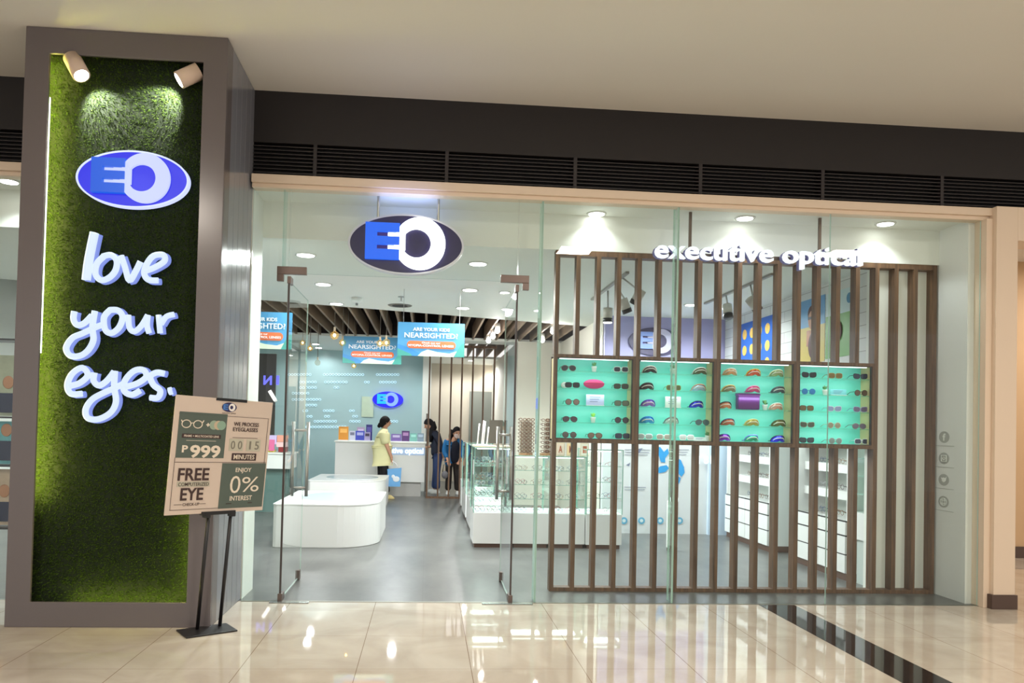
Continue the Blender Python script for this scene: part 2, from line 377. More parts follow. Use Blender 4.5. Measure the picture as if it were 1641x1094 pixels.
# inner door at the back of the shop
a, b = onY(751, 700, 20.85), onY(803, 628, 20.85)
d = struct(box('door_1', mat('grey_green_door', (128, 130, 122), .5), a.x, b.x, 20.84, 20.9, 0, b.z))
MB().cyl((a.x+.12, 20.8, 1.05), (a.x+.12, 20.84, 1.05), .03).build('door_handle', CHROME, d)

# ================================================================== SHOPFRONT GLASS
ZT = 3.47
XL, XR = -1.50, 4.94
J = [-1.50, -1.245, .955, 2.155, 3.53, 4.94]
def pane(name, x0, x1, z0=.004, z1=ZT, y0=YG-.006, y1=YG+.006):
    mb = MB(); mb.box(x0+.003, x1-.003, y0, y1, z0, z1)
    o = mb.build(name, [GLASS, GEDGE]); me = o.data
    for p in me.polygons:
        if abs(p.normal.y) < .5: p.material_index = 1
    return struct(o)
pane('window_1', J[0], -1.19)
pane('window_2', -1.19, .745, 2.745)                      # transom over the doors
pane('window_3', .745, J[2])
pane('window_4', J[2], J[3]); pane('window_5', J[3], J[4]); pane('window_6', J[4], J[5])
pane('window_7', -16, -2.96)
for x in (J[2], J[3]):                                   # stiffening fins
    o = MB().box(x-.009, x+.009, YG+.008, YG+.13, .004, ZT).build('window_fin', [GFIN, GEDGE])
    for p in o.data.polygons:
        if abs(p.normal.y) > .5: p.material_index = 1
    struct(o)
struct(box('window_fin', GFIN, J[1]-.006, J[1]+.006, YG+.008, YG+.12, 2.80, ZT))
struct(box('trim_6', mat('sill_steel', (150, 150, 140), .35, .4), -1.5, 4.98, YG-.016, YG+.016, -.004, .004))

# glass doors, swung open into the shop
DGLASS = glass_mat('door_glass', (.955, .98, .97), ior=1.3)
def glass_door(hx, side, ang, label):
    t = thing('glass_door', label, 'door', (hx, YG, 0))
    dx = Vector((math.sin(R(ang))*side, math.cos(R(ang)), 0)); n = Vector((dx.y, -dx.x, 0))
    w = 1.02; h = 2.66; c = Vector((hx, YG+.01, .02)) + dx*(w/2) + ZA*(h/2)
    o = MB().obox(c, dx, n, ZA, w/2, .006, h/2).build('glass_leaf', [DGLASS, GEDGE], t)
    for p in o.data.polygons:
        if abs(p.normal.dot(n)) < .5: p.material_index = 1
    MB().obox(Vector((hx, YG, 1.35)), dx, n, ZA, .006, .008, 1.33).build('hinge_stile', mat('stile_dark', (70, 62, 60), .4), t)
    hb = Vector((hx, YG+.0, 0)) + dx*.82
    g = MB()
    for s in (-1, 1):
        p = hb + n*(.068*s); g.tube([p+ZA*.80, p+ZA*1.50], .016, 12)
    o = g.build('handle', CHROME, t, True)
    g = MB()
    for z in (.88, 1.42): g.tube([hb-n*.068+ZA*z, hb+n*.068+ZA*z], .012, 10)
    g.build('handle_bracket', CHROME, o, True)
    MB().obox(Vector((hx, YG, .035)) + dx*.04, dx, n, ZA, .06, .018, .032).build('bottom_pivot', BRONZE, t, bevel=.003)
    e = Vector((hx, YG, 0)) + dx*.9
    MB().obox(e+ZA*.05, dx, n, ZA, .035, .02, .045).build('floor_lock', BRONZE, t, bevel=.003)
    MB().obox(Vector((hx, YG, 2.69))+dx*.05, dx, n, ZA, .06, .015, .03).build('top_pivot', BRONZE, t, bevel=.003)
    return t
glass_door(-1.185, 1, 0, 'left frameless glass door swung open into the shop, steel bar handle')
glass_door(.745, 1, 0.5, 'right frameless glass door swung open into the shop, beside the glass counters')
for hx, s, lab in ((-1.185, -1, 'L-shaped bronze patch fitting above the left door hinge'), (.745, 1, 'L-shaped bronze patch fitting above the right door hinge')):
    mb = MB(); a0, a1 = (-.10*1, .145) if s < 0 else (-.145, .10)
    mb.box(hx+a0, hx+a1, YG-.02, YG+.02, 2.735, 2.80); mb.box(hx+(a0 if s < 0 else a1-.055), hx+(a0+.055 if s < 0 else a1), YG-.02, YG+.02, 2.675, 2.735)
    tag(mb.build('door_patch_fitting', BRONZE, bevel=.003), lab, 'door fitting')
for x0, x1, lab in ((-1.26, -.94, 'thin glass floor plate under the left door pivot'), (.50, .93, 'thin glass floor plate under the right door pivot')):
    tag(box('threshold_plate', mat('steel_plate', (150, 155, 150), .2, .5), x0, x1, YG-.075, YG-.02, .001, .006), lab, 'floor plate')

# ================================================================== SIGN PILLAR
PX0, PX1, PY = -2.945, -1.522, 5.765
IX0, IX1, IZ0, IZ1 = -2.776, -1.695, .178, 4.11
pil = thing('sign_pillar', 'tall grey pillar with a recessed panel of artificial grass, left of the shop door', 'pillar', (-2.23, 6.2, 0))
mb = MB(); mb.ring([(PX0, 0), (PX1, 0), (PX1, 4.298), (PX0, 4.298)], [(IX0, IZ0), (IX1, IZ0), (IX1, IZ1), (IX0, IZ1)], PY, PY+.025)
q4 = lambda e: [(IX0-e, IZ0-e), (IX1+e, IZ0-e), (IX1+e, IZ1+e), (IX0-e, IZ1+e)]
mb.ring([(PX0, 0), (PX1, 0), (PX1, 4.298), (PX0, 4.298)], q4(.06), PY+.025, PY+.16)
mb.build('front_frame', GREY, pil, bevel=.004)
mb = MB(); mb.box(PX0+.002, PX1-.012, PY+.16, 6.69, 0, 4.298); mb.build('core', GREY, pil)
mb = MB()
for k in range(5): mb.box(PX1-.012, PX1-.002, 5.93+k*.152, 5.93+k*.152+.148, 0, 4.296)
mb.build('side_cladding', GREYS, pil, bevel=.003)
# grass: base mat and thousands of blades
GR = mat('grass_backing', (16, 30, 8), .9)
box('grass_backing', GR, IX0-.058, IX1+.058, PY+.125, PY+.159, IZ0-.058, IZ1+.058, pil)
gm = mat('grass_blades', (70, 104, 34), .85, spec=.15); nt = gm.node_tree; b = nt.nodes['Principled BSDF']
tc = nt.nodes.new('ShaderNodeTexCoord'); n = nt.nodes.new('ShaderNodeTexNoise'); n.inputs['Scale'].default_value = 90; n.inputs['Detail'].default_value = 2; cr = nt.nodes.new('ShaderNodeValToRGB')
cr.color_ramp.elements[0].color = srgb(10, 26, 4); cr.color_ramp.elements[1].color = srgb(70, 94, 26); cr.color_ramp.elements[0].position = .35; cr.color_ramp.elements[1].position = .68
nt.links.new(tc.outputs['Object'], n.inputs[0]); nt.links.new(n.outputs['Fac'], cr.inputs[0]); nt.links.new(cr.outputs[0], b.inputs['Base Color'])
mb = MB(); rnd = random.Random(3)
for k in range(42000):
    x = rnd.uniform(IX0-.05, IX1+.05); z = rnd.uniform(IZ0-.05, IZ1+.05); a = rnd.uniform(0, 6.283); l = rnd.uniform(.018, .034)
    dx, dz = math.cos(a), math.sin(a); y = PY+.125; w = .0028
    q = len(mb.v); mb.v += [(x-dz*w, y, z+dx*w), (x+dz*w, y, z-dx*w), (x+dx*l*.6, y-l*.8, z+dz*l*.6)]; mb.face((q, q+1, q+2))
me = bpy.data.meshes.new('grass'); off = wloc(pil); me.from_pydata([(v[0]-off.x, v[1]-off.y, v[2]) for v in mb.v], [], mb.f); me.materials.append(gm)
o = bpy.data.objects.new('grass', me); C.objects.link(o); o.parent = pil; o['kind'] = 'stuff'
LED = emat('led_strip_lit', (240, 255, 225), 5.0)
LEDY = emat('led_strip_side_lit', (240, 236, 110), 110); LEDZ = emat('led_strip_low_lit', (240, 238, 110), 38)
box('light_strip', LED, IX0-.004, IX0+.003, PY+.026, PY+.034, 1.95, 3.8, pil)
box('light_strip', LEDY, IX0-.028, IX0-.012, PY+.03, PY+.045, .9, IZ1-.02, pil)
box('light_strip', LEDZ, IX1+.012, IX1+.028, PY+.03, PY+.045, IZ0+.02, 1.2, pil)
box('light_strip', LEDZ, IX0+.25, IX1-.05, PY+.03, PY+.045, IZ0-.028, IZ0-.012, pil)
# two cylinder spotlights at the top of the recess
for a0, a1, tg, lab in (((-2.635, 5.80, 4.10), (-2.545, 5.755, 3.955), (-2.43, 5.885, 3.74), 'left white cylinder spotlight at the top of the grass panel'),
                   ((-1.735, 5.80, 4.055), (-1.865, 5.765, 3.965), (-2.03, 5.885, 3.80), 'right white cylinder spotlight at the top of the grass panel')):
    t = thing('spotlight', lab, 'spotlight', a0)
    a0, a1 = Vector(a0), Vector(a1); d = (a1-a0).normalized()
    MB().cyl(a0, a1, .062, 28).build('housing', mat('spot_housing_pink', (214, 190, 172), .4), t, True)
    MB().cyl(a1, a1+d*.004, .05, 28).build('lens', LAMPW, t)
    MB().tube([a0-d*-.01, Vector((a0.x, 5.88, 4.09))], .012, 8).build('arm', BLACK, t)
    lamp('spotlight_lamp', 'SPOT', a1+d*.012, 105, (1, .98, .84), parent=t, target=tg, spot=84, blend=.5, size=.03)

# EO eye-shaped logo: oval plate, block letter, ring
NAVY = mat('logo_navy', (42, 36, 86), .3)
def eo_logo(parent, cx, y, cz, w, plate, eblock, slot, ring, rim, depth=.06, hole=None):
    h = w/2*.525; hw = w/2
    MB().prism(circ(cx, cz, hw*.985, h*.975, 72), y, y+depth).build('oval_plate', plate, parent)
    MB().ring(circ(cx, cz, hw, h, 72), circ(cx, cz, hw*.965, h*.945, 72), y-.006, y+depth).build('rim', rim, parent)
    # ring (the O): outer loop shifted against the inner hole
    ox, oz, orr = cx+hw*.235, cz+h*.03, hw*.455
    ix, iz, ir = cx+hw*.175, cz+h*.03, hw*.25
    MB().ring(circ(ox, oz, orr*.97, orr, 56), circ(ix, iz, ir, ir, 56), y-.028, y).build('letter_o', ring, parent)
    # E block with two slots open to the right
    x0, x1 = cx-hw*.70, cx-hw*.115; z0, z1 = cz-h*.54, cz+h*.66
    s0 = x0+(x1-x0)*.34; hh = (z1-z0)
    za, zb, zc, zd = z0+hh*.28, z0+hh*.40, z0+hh*.63, z0+hh*.75
    ti = hh*.05
    E = [(x0, z0), (x1, z0), (x1, za), (s0, za), (s0, zb), (x1, zb), (x1, zc), (s0, zc), (s0, zd), (x1, zd), (x1, z1), (x0, z1)]
    MB().prism(E, y-.04, y).build('letter_e', eblock, parent)
    xm = x0+(x1-x0)*.66
    for a_, b_ in ((za, zb), (zc, zd)): box('letter_slot', slot, s0, xm, y-.006, y-.001, a_, b_, parent)
    mb = MB()
    mb = MB(); mb.box(xm, x1+.03*w, y-.034, y-.001, za+ti*.4, zb-ti*.4); mb.box(xm, x1+.03*w, y-.034, y-.001, zc+ti*.4, zd-ti*.4); mb.box(x1-.02*w, x1+.05*w, y-.030, y-.001, za, zd)
    mb.build('letter_link', ring, parent)
BLUE_E = emat('logo_blue_lit', (22, 98, 235), 1.1)
BLUE_P = emat('logo_plate_lit', (42, 48, 225), 1.0)
RIMW = mat('logo_rim_white', (225, 222, 235), .3)
RINGL = emat('logo_ring_lit_soft', (196, 206, 250), 1.0)
RINGW = emat('logo_ring_lit', (255, 255, 255), 3.2)
t = thing('eye_logo_sign', 'lit blue oval EO sign on the grass panel of the pillar', 'logo sign', (-2.19, PY+.12, 3.238))
eo_logo(t, -2.185, PY+.05, 3.24, .80, BLUE_P, emat('logo_e_blue', (18, 92, 222), .9), RINGL, RINGL, emat('rim_lit', (205, 215, 255), 1.1), .05)
for x in (-2.4, -2.0): MB().cyl((x, PY+.1, 3.24), (x, PY+.14, 3.24), .02).build('standoff', BLACK, t)
lamp('logo_glow', 'POINT', (-2.19, PY-.12, 3.24), .6, (.4, .5, 1), parent=t, size=.1)

# handwriting "love your eyes." in lit channel strokes
def cr_spline(P, n=5):
    if len(P) < 3: return P
    out = []
    for i in range(len(P)-1):
        p0 = P[max(i-1, 0)]; p1 = P[i]; p2 = P[i+1]; p3 = P[min(i+2, len(P)-1)]
        for k in range(n):
            t = k/n; out.append(tuple(.5*((2*p1[j])+(-p0[j]+p2[j])*t+(2*p0[j]-5*p1[j]+4*p2[j]-p3[j])*t*t+(-p0[j]+3*p1[j]-3*p2[j]+p3[j])*t**3) for j in range(2)))
    out.append(P[-1]); return out
NEON = emat('script_face_lit', (214, 230, 255), 1.0)
NEONS = emat('script_return_lit', (140, 160, 245), .8)
SC = [('l', [[(460,100),(445,170),(430,250),(420,330)]], 25), ('o', [[(505,215),(472,250),(465,300),(492,330),(532,318),(563,282),(568,235),(540,208),(500,215)]], 17),
 ('v', [[(590,212),(608,265),(630,332),(662,285),(684,240)]], 17), ('e', [[(702,287),(750,270),(800,238),(795,208),(748,212),(716,250),(702,296),(722,328),(770,332)]], 17),
 ('y', [[(362,482),(358,520),(375,548),(410,540),(448,502)],[(462,480),(450,560),(455,620),(430,670),(390,698),(342,698),(322,660),(352,612),(400,590),(460,562),(505,545)]], 17),
 ('o', [[(540,472),(507,510),(512,570),(542,588),(580,560),(597,510),(575,478),(535,475)]], 17), ('u', [[(625,500),(630,560),(655,580),(690,550),(720,500)],[(720,500),(716,550),(726,588)]], 16),
 ('r', [[(772,500),(780,588)],[(784,545),(810,508),(848,497)]], 16),
 ('e', [[(342,845),(390,830),(428,792),(400,757),(352,785),(328,840),(345,883),(400,883)]], 17),
 ('y', [[(460,780),(456,820),(482,843),(520,820),(556,775)],[(560,772),(556,850),(565,920),(540,973),(482,1006),(428,1002),(417,960),(447,912),(502,880),(570,850),(608,830)]], 17),
 ('e', [[(612,850),(670,832),(712,800),(698,768),(652,772),(608,820),(604,868),(640,888),(682,868)]], 17), ('s', [[(800,785),(762,780),(732,800),(747,840),(780,868),(768,902),(730,902)]], 17),
 ('.', [[(822,872),(838,868)]], 22)]
t = thing('script_sign', 'glowing white handwritten words love your eyes on the grass panel', 'sign', (-2.2, PY+.12, 2.4))
for ch, strokes, r in SC:
    f = MB(); k = MB()
    for st in strokes:
        pts = [onY(x/3.038, 340+y/3.038, PY+.03) for x, y in cr_spline(st)]
        rad = r/3.038*.00457*.86
        f.tube([p for p in pts], rad, 10); k.tube([p+Vector((.010, .035, -.004)) for p in pts], rad*1.08, 10)
    o = f.build('letter_' + (ch if ch != '.' else 'full_stop'), NEON, t, True); k.build('letter_return', NEONS, o, True)

# ================================================================== STAND SIGN
PK = mat('sign_board_pale', (212, 194, 180), .45); GN = mat('sign_green_grey', (84, 96, 88), .5); TB = mat('sign_text_brown', (62, 42, 40), .5); TW = mat('sign_text_cream', (232, 218, 200), .5)
sg = thing('floor_stand_sign', 'pale poster board on a black two-pole floor stand in front of the pillar', 'stand sign', (-1.54, 5.68, 0))
yaw, pit, rol = .881, .069, .029
cc = Matrix.Rotation(yaw, 3, 'Z') @ Matrix.Rotation(pit, 3, 'X') @ Matrix.Rotation(rol, 3, 'Y')
sx, sn, sz = cc @ XA, cc @ -YA, cc @ ZA        # reading direction, normal to viewer, up
BW = .81; BH = .812; bc = Vector((-1.445, 5.652, 1.245))
def onb(u, v, o=.0): return bc + sx*((u-.5)*BW) + sz*((.5-v)*BH) + sn*o
bl = [onb(.5-.06, 1.0, -.02), onb(.5+.17, 1.0, -.02)]
ft = [Vector((-1.591, 5.692, .01)), Vector((-1.457, 5.78, .01))]
pd = (ft[1]-ft[0]).normalized(); pn = Vector((pd.y, -pd.x, 0))
MB().obox(Vector((-1.518, 5.672, .006)), pd, pn, ZA, .178, .118, .005).build('base_plate', BLACK, sg, bevel=.002)
for a_, b_ in zip(ft, bl): MB().tube([a_, b_+sz*.1], .013, 10).build('pole', BLACK, sg, True)
bd = MB().obox(bc-sn*.006, sx, sn, sz, BW/2, .005, BH/2).build('board', PK, sg, bevel=.002)
MB().obox(onb(.52, 1.0, -.006), sx, sn, sz, .14, .014, .012).obox(onb(.41, 1.02, -.01), sx, sn, sz, .02, .02, .016).obox(onb(.67, 1.02, -.01), sx, sn, sz, .02, .02, .016).build('bottom_clamp', BLACK, sg)
MB().obox(onb(.545, .008, -.004), sx, sn, sz, .13, .008, .010).build('top_clip', BLACK, sg)
def bq(u0, u1, v0, v1, m, name, o=.0012):
    return MB().obox(onb((u0+u1)/2, (v0+v1)/2, o), sx, sn, sz, (u1-u0)/2*BW, .0008, (v1-v0)/2*BH).build(name, m, bd)
def bt(s, u, v, w, h, m, bold=.02, name='lettering'): return text(s, name, m, onb(u, v, .0032), sx, sz, w*BW, h*BH, .0012, bd, bold)
# measured from the photograph: board spans u 0..1, v 0..1
bq(.045, .515, .135, .52, GN, 'green_panel'); bq(.51, .985, .565, .965, GN, 'green_panel')
bq(.04, .965, .150, .1525, TB, 'rule_line'); bq(.962, .965, .15, .565, TB, 'rule_line'); bq(.045, .985, .556, .559, TB, 'rule_line'); bq(.04, .043, .52, .96, TB, 'rule_line'); bq(.04, .51, .957, .96, TB, 'rule_line')
mb = MB(); c0 = onb(.525, .072, .002)
lg = [c0+sx*(.062*math.cos(k/28*6.283))+sz*(.034*math.sin(k/28*6.283)) for k in range(28)]; q = len(mb.v); mb.v += [tuple(p) for p in lg]; mb.face(range(28)); mb.build('printed_logo', NAVY, bd)
mb = MB(); lo = [c0+sn*.001+sx*(.022+.028*math.cos(k/20*6.283))+sz*(.028*math.sin(k/20*6.283)) for k in range(20)]; li = [c0+sn*.001+sx*(.018+.013*math.cos(k/20*6.283))+sz*(.013*math.sin(k/20*6.283)) for k in range(20)]
mb.v += [tuple(p) for p in lo+li]; [mb.face((k, (k+1) % 20, 20+(k+1) % 20, 20+k)) for k in range(20)]; mb.build('printed_logo_ring', mat('print_white', (238, 232, 228), .5), bd)
bt('E', .485, .072, .05, .05, mat('print_blue', (70, 120, 190), .5), .05); bt('executive optical', .525, .125, .14, .012, TB, 0)
# glasses + lens
mb = MB()
for u in (.115, .225): mb.tube([onb(u+.042*math.cos(k/16*6.283), .235+.032*math.sin(k/16*6.283), .004) for k in range(16)], .0035, 6, closed=True)
mb.tube([onb(.155, .228, .004), onb(.185, .224, .004)], .003, 6); mb.tube([onb(.075, .22, .004), onb(.065, .205, .004)], .004, 6); mb.tube([onb(.267, .22, .004), onb(.28, .2, .004)], .004, 6); mb.build('printed_glasses', TW, bd)
bt('+', .325, .235, .035, .03, TW, .05)
for u, c_ in ((.385, (150, 170, 150)), (.43, (196, 176, 150)), (.46, (140, 170, 150))):
    mb = MB(); mb.v += [tuple(onb(u+.045*math.cos(k/20*6.283), .235+.04*math.sin(k/20*6.283), .0024+(u-.38)*.01)) for k in range(20)]; mb.face(range(20)); mb.build('printed_lens', mat('print_lens_%d' % int(u*100), c_, .5), bd)
bq(.085, .465, .318, .352, TB, 'text_bar', .0026); bt('FRAME + MULTICOATED LENS', .275, .335, .34, .018, TW, .01); bq(.13, .42, .372, .375, TW, 'rule_line', .0024)
bt('P', .125, .445, .055, .06, TW, .03); bt('999', .325, .465, .30, .11, TW, .03)
bt('WE PROCESS', .725, .215, .27, .035, TB, .01); bt('EYEGLASSES', .72, .262, .27, .035, TB, .01); bq(.59, .86, .335, .338, TB, 'rule_line')
GL = mat('sign_counter_grey', (190, 186, 168), .5)
for u0, u1 in ((.56, .71), (.745, .90)): bq(u0, u1, .348, .455, GL, 'counter_box')
for u, ch in ((.60, '0'), (.675, '0'), (.785, '1'), (.86, '5')): bt(ch, u, .402, .045 if ch != '1' else .018, .075, mat('sign_digit_grey', (128, 124, 112), .5), .01)
bq(.60, .865, .475, .54, TB, 'text_bar'); bt('MINUTES', .732, .508, .225, .042, TW, .01)
bt('FREE', .235, .66, .30, .105, TB, .02); bq(.085, .40, .722, .765, GL, 'text_bar'); bt('COMPUTERIZED', .243, .744, .295, .03, TB, .005)
bt('EYE', .235, .828, .22, .105, TB, .02); bt('CHECK-UP', .235, .915, .16, .024, TB, .0); bq(.075, .15, .913, .916, TB, 'rule_line'); bq(.32, .38, .913, .916, TB, 'rule_line')
bt('ENJOY', .74, .63, .17, .05, TW, .01); bt('0', .665, .755, .11, .155, TW, -.004); bt('%', .83, .755, .19, .135, TW, -.002); bt('INTEREST', .74, .878, .24, .042, TW, .01)
bq(.585, .645, .92, .928, TB, 'rule_line'); bq(.82, .87, .92, .928, TB, 'rule_line')

# ================================================================== HANGING SIGNS BEHIND THE GLASS
t = thing('eye_logo_sign', 'large dark blue oval EO sign hanging behind the glass over the entrance', 'logo sign', (-.212, 6.8, ZT))
LY = 6.74
cL = onY(651, 391.5, LY); wL = (onY(744, 391, LY)-onY(558, 391, LY)).length
eo_logo(t, cL.x, LY, cL.z, wL, NAVY, BLUE_E, emat('logo_slot_violet', (70, 40, 160), .4), RINGW, RIMW, .07)
for dx in (-.25, .27): MB().cyl((cL.x+dx, LY+.04, cL.z+.18), (cL.x+dx, LY+.04, 3.479), .012).build('hanger_rod', CHROME, t)
lamp('logo_glow', 'AREA', (cL.x, LY-.06, cL.z+.30), 1.6, (.35, .45, 1), parent=t, target=(cL.x, LY-.02, 3.6), size=.5)
t = thing('shop_name_sign', 'white glowing letters executive optical hanging behind the right window', 'sign', (2.9, 6.8, ZT))
pa, pb = onY(1050, 403, 6.74), onY(1382, 414, 6.74)
tx = text('executive optical', 'lettering', emat('letters_lit', (250, 250, 255), 1.15), ((pa.x+pb.x)/2, 6.75, (pa.z+pb.z)/2-.005), XA, ZA, pb.x-pa.x, .215, .05, t, .010)
text('executive optical', 'letter_return', emat('letters_return_lit', (118, 116, 176), .35), ((pa.x+pb.x)/2-.010, 6.785, (pa.z+pb.z)/2-.008), XA, ZA, pb.x-pa.x, .217, .03, tx, .012)
bz = (pa.z+pb.z)/2
MB().box(pa.x, pb.x, 6.815, 6.83, bz-.02, bz+.01).build('rail', BRONZE, t)
for x in (onY(1106, 400, 6.83).x, onY(1314, 400, 6.83).x): MB().box(x-.012, x+.012, 6.83, 6.85, bz-.02, 3.479).build('hanger_rod', BRONZE, t)
lamp('letters_glow', 'AREA', ((pa.x+pb.x)/2, 6.86, bz), 1.2, (.75, .8, 1), parent=t, target=((pa.x+pb.x)/2, 7.5, bz), size=1.7, sizey=.15)

# ================================================================== DOWNLIGHTS
KD = 3.3
def downlight(p, label, group, e=42, r=.07, col=(.97, 1, .985), spot=168, tilt=None):
    t = thing('ceiling_downlight', label, 'ceiling light', p, group)
    MB().ring(circ(p[0], p[1], r+.018, n=28), circ(p[0], p[1], r, n=28), 0, .006)
    mb = MB(); mb.lathe(p, [(r, -.001), (r+.02, -.001), (r+.018, -.007), (r, -.009)], 28); mb.build('trim_ring', WHITEG, t, True)
    mb = MB(); mb.lathe((p[0], p[1], p[2]-.011), [(.001, 0), (r*.98, 0), (r*.98, .003)], 28); mb.build('lens', LAMPON, t)
    if e: lamp('downlight_lamp', 'SPOT', (p[0], p[1], p[2]-.03), e*KD, col, parent=t, target=tilt or (p[0], p[1], 0), spot=spot, blend=.35, size=.07)
    return t
for px, py, lab in ((956, 342, 'window bay downlight nearest the glass fin, first from the left'), (1194, 349, 'middle window bay downlight above the lit lettering'), (1419, 358, 'rightmost window bay downlight near the side wall'), (14, 290, 'window bay downlight left of the grey pillar')):
    p = onZ(px, py, 3.48); p = (p.x, p.y+.0, 3.48)
    downlight(p, lab, 'window bay downlights', 5.5, .072, (.95, 1, 1), 120, (p[0], p[1]+.02, 0))
for px, py, lab in ((490, 408, 'entrance ceiling downlight, front one of the left row'), (766, 422, 'entrance ceiling downlight, front one of the middle row'), (518, 455, 'ceiling downlight, second in the left row'),
                    (753, 464, 'ceiling downlight, second in the middle row'), (539, 486, 'ceiling downlight, third in the left row by the slats'), (742, 493, 'ceiling downlight, third in the middle row by the slats'),
                    (862, 497, 'ceiling downlight above the counters, right of the right door'), (809, 468, 'ceiling downlight seen through the right door, front one'), (811, 495, 'ceiling downlight seen through the right door, rear one')):
    p = onZ(px, py, 3.15); downlight((p.x, p.y, 3.15), lab, 'shop ceiling downlights', 46, .085 if px < 800 else .055)
for px, py, lab in ((524, 564, 'small downlight over the reception, front one'), (532, 572, 'small downlight over the reception, rear one')):
    p = onZ(px, py, 3.15); p.y = min(p.y, 17.6) if px < 530 else 17.8; downlight((p.x, 16.6 if px < 530 else 17.4, 3.15), lab, 'reception downlights', 11, .07)
for x, y, lab in ((-.6, 16.0, 'added downlight over the middle of the reception desk'), (-3.2, 10, 'added downlight in the left part of the shop, near the display wall'), (-4.4, 14, 'added downlight in the far left part of the shop'), (3.4, 9.9, 'added downlight before the lavender feature wall')):
    downlight((x, y, 3.15), lab, 'shop ceiling downlights', 46, .07)  # downlights added without measured spots, to brighten the rear and sides
p = onY(755, 577, 19.6); downlight((p.x, 19.6, 3.15), 'downlight in the back corridor behind the slat screen', 'corridor downlights', 60)
# round globe lamp in the corridor
t = thing('corridor_lamp', 'bright round lamp on the back corridor wall above the grey door', 'wall lamp', onY(784, 606, 20.8))
q = onY(784, 606, 20.8); MB().sphere(q, .075, 14, 10).build('globe', LAMPON, t, True); MB().cyl((q.x, 20.8, q.z), (q.x, 20.9, q.z), .04).build('mount', WHITE, t)
# smoke detector, sprinkler, ceiling air outlet stain
q = onZ(572, 477, 3.15); t = thing('smoke_detector', 'white round smoke detector on the shop ceiling', 'smoke detector', (q.x, q.y, 3.15))
MB().lathe((q.x, q.y, 3.08), [(.03, 0), (.07, .02), (.075, .069)], 20).build('body', WHITE, t, True); MB().cyl((q.x, q.y, 3.05), (q.x, q.y, 3.08), .018, 12).build('sensor', mat('detector_grey', (150,150,145), .5), t)
q = onZ(643, 475, 3.15); t = thing('sprinkler_head', 'small brass sprinkler head in the shop ceiling', 'sprinkler', (q.x, q.y, 3.15))
MB().lathe((q.x, q.y, 3.14), [(.045, 0), (.04, .009)], 16).build('rosette', CHROME, t); MB().lathe((q.x, q.y, 3.09), [(.025, 0), (.008, .006), (.01, .05)], 12).build('nozzle', CHROME, t)
q = onZ(641, 489, 3.15); t = thing('air_vent', 'small round dark air vent in the shop ceiling before the slats', 'air vent', (q.x, q.y, 3.15))
MB().lathe((q.x, q.y, 3.141), [(.16, 0), (.17, .008)], 24).build('vent_plate', mat('vent_grey', (120, 118, 112), .7), t); MB().lathe((q.x, q.y, 3.135), [(.10, 0), (.11, .006)], 24).build('vent_core', DARK, t)

# slats in the ceiling recess
t = thing('slatted_ceiling_baffle', 'row of long brown wooden slats hanging in the dark ceiling recess', 'ceiling slats', (-.5, 12.5, 3.15))
x = -4.98; k = 0
while x < 2.6:
    MB().box(x-.016, x+.016, yf(x)+.03, 14.98, 3.165, 3.42).build('slat', SLATM, t); x += .224
t = thing('slatted_ceiling_baffle', 'short brown slats in the second dark recess behind the cream beam', 'ceiling slats', (1.3, 17, 3.15))
x = .72
while x < 1.7: MB().box(x-.014, x+.014, 15.62, 18.98, 3.165, 3.42).build('slat', SLATM, t); x += .224
# diagonal brace look of the second recess
# hanging globe bulbs
BULB = glass_mat('bulb_amber_glass', (1, .90, .68), ior=1.25, opac=.10, ocol=(1, .8, .45)); FIL = emat('filament_lit', (255, 214, 140), 26)
for px, py, Y, r, on, lab in ((536, 537, 11.9, .068, 1, 'big amber globe bulb hanging nearest, left of the banner'), (549, 549, 12.4, .056, 1, 'amber globe bulb touching the left edge of the smaller banner'), (609, 550, 12.0, .056, 1, 'left of the two amber bulbs before the smaller banner'),
                        (619, 549, 11.9, .060, 1, 'right of the two amber bulbs before the smaller banner'), (485, 549, 12.6, .046, 1, 'small amber bulb seen through the left door, upper one'), (497, 558, 12.8, .046, 1, 'small amber bulb beside the left door edge, lower one'),
                        (509, 581, 13.2, .050, 0, 'unlit globe bulb hanging low before the aqua wall'), (567, 586, 13.6, .046, 1, 'low amber bulb under the smaller banner')):
    q = onY(px, py, Y); t = thing('pendant_bulb', lab, 'pendant lamp', (q.x, q.y, 3.5), 'hanging globe bulbs')
    MB().cyl((q.x, q.y, q.z+r*1.8), (q.x, q.y, 3.745), .005, 6).build('cord', mat('cord_grey', (120,112,104), .6), t)
    MB().cyl((q.x, q.y, q.z+r*.95), (q.x, q.y, q.z+r*1.85), r*.26, 10).build('socket', mat('socket_cream', (214, 200, 176), .4), t)
    g = MB().sphere(q, r, 16, 12).build('globe', BULB if on else glass_mat('bulb_clear', (.9, .86, .8), ior=1.4, opac=.1), t, True)
    if on: MB().sphere(q, r*.30, 10, 8, sz=1.3).build('filament', FIL, g, True)

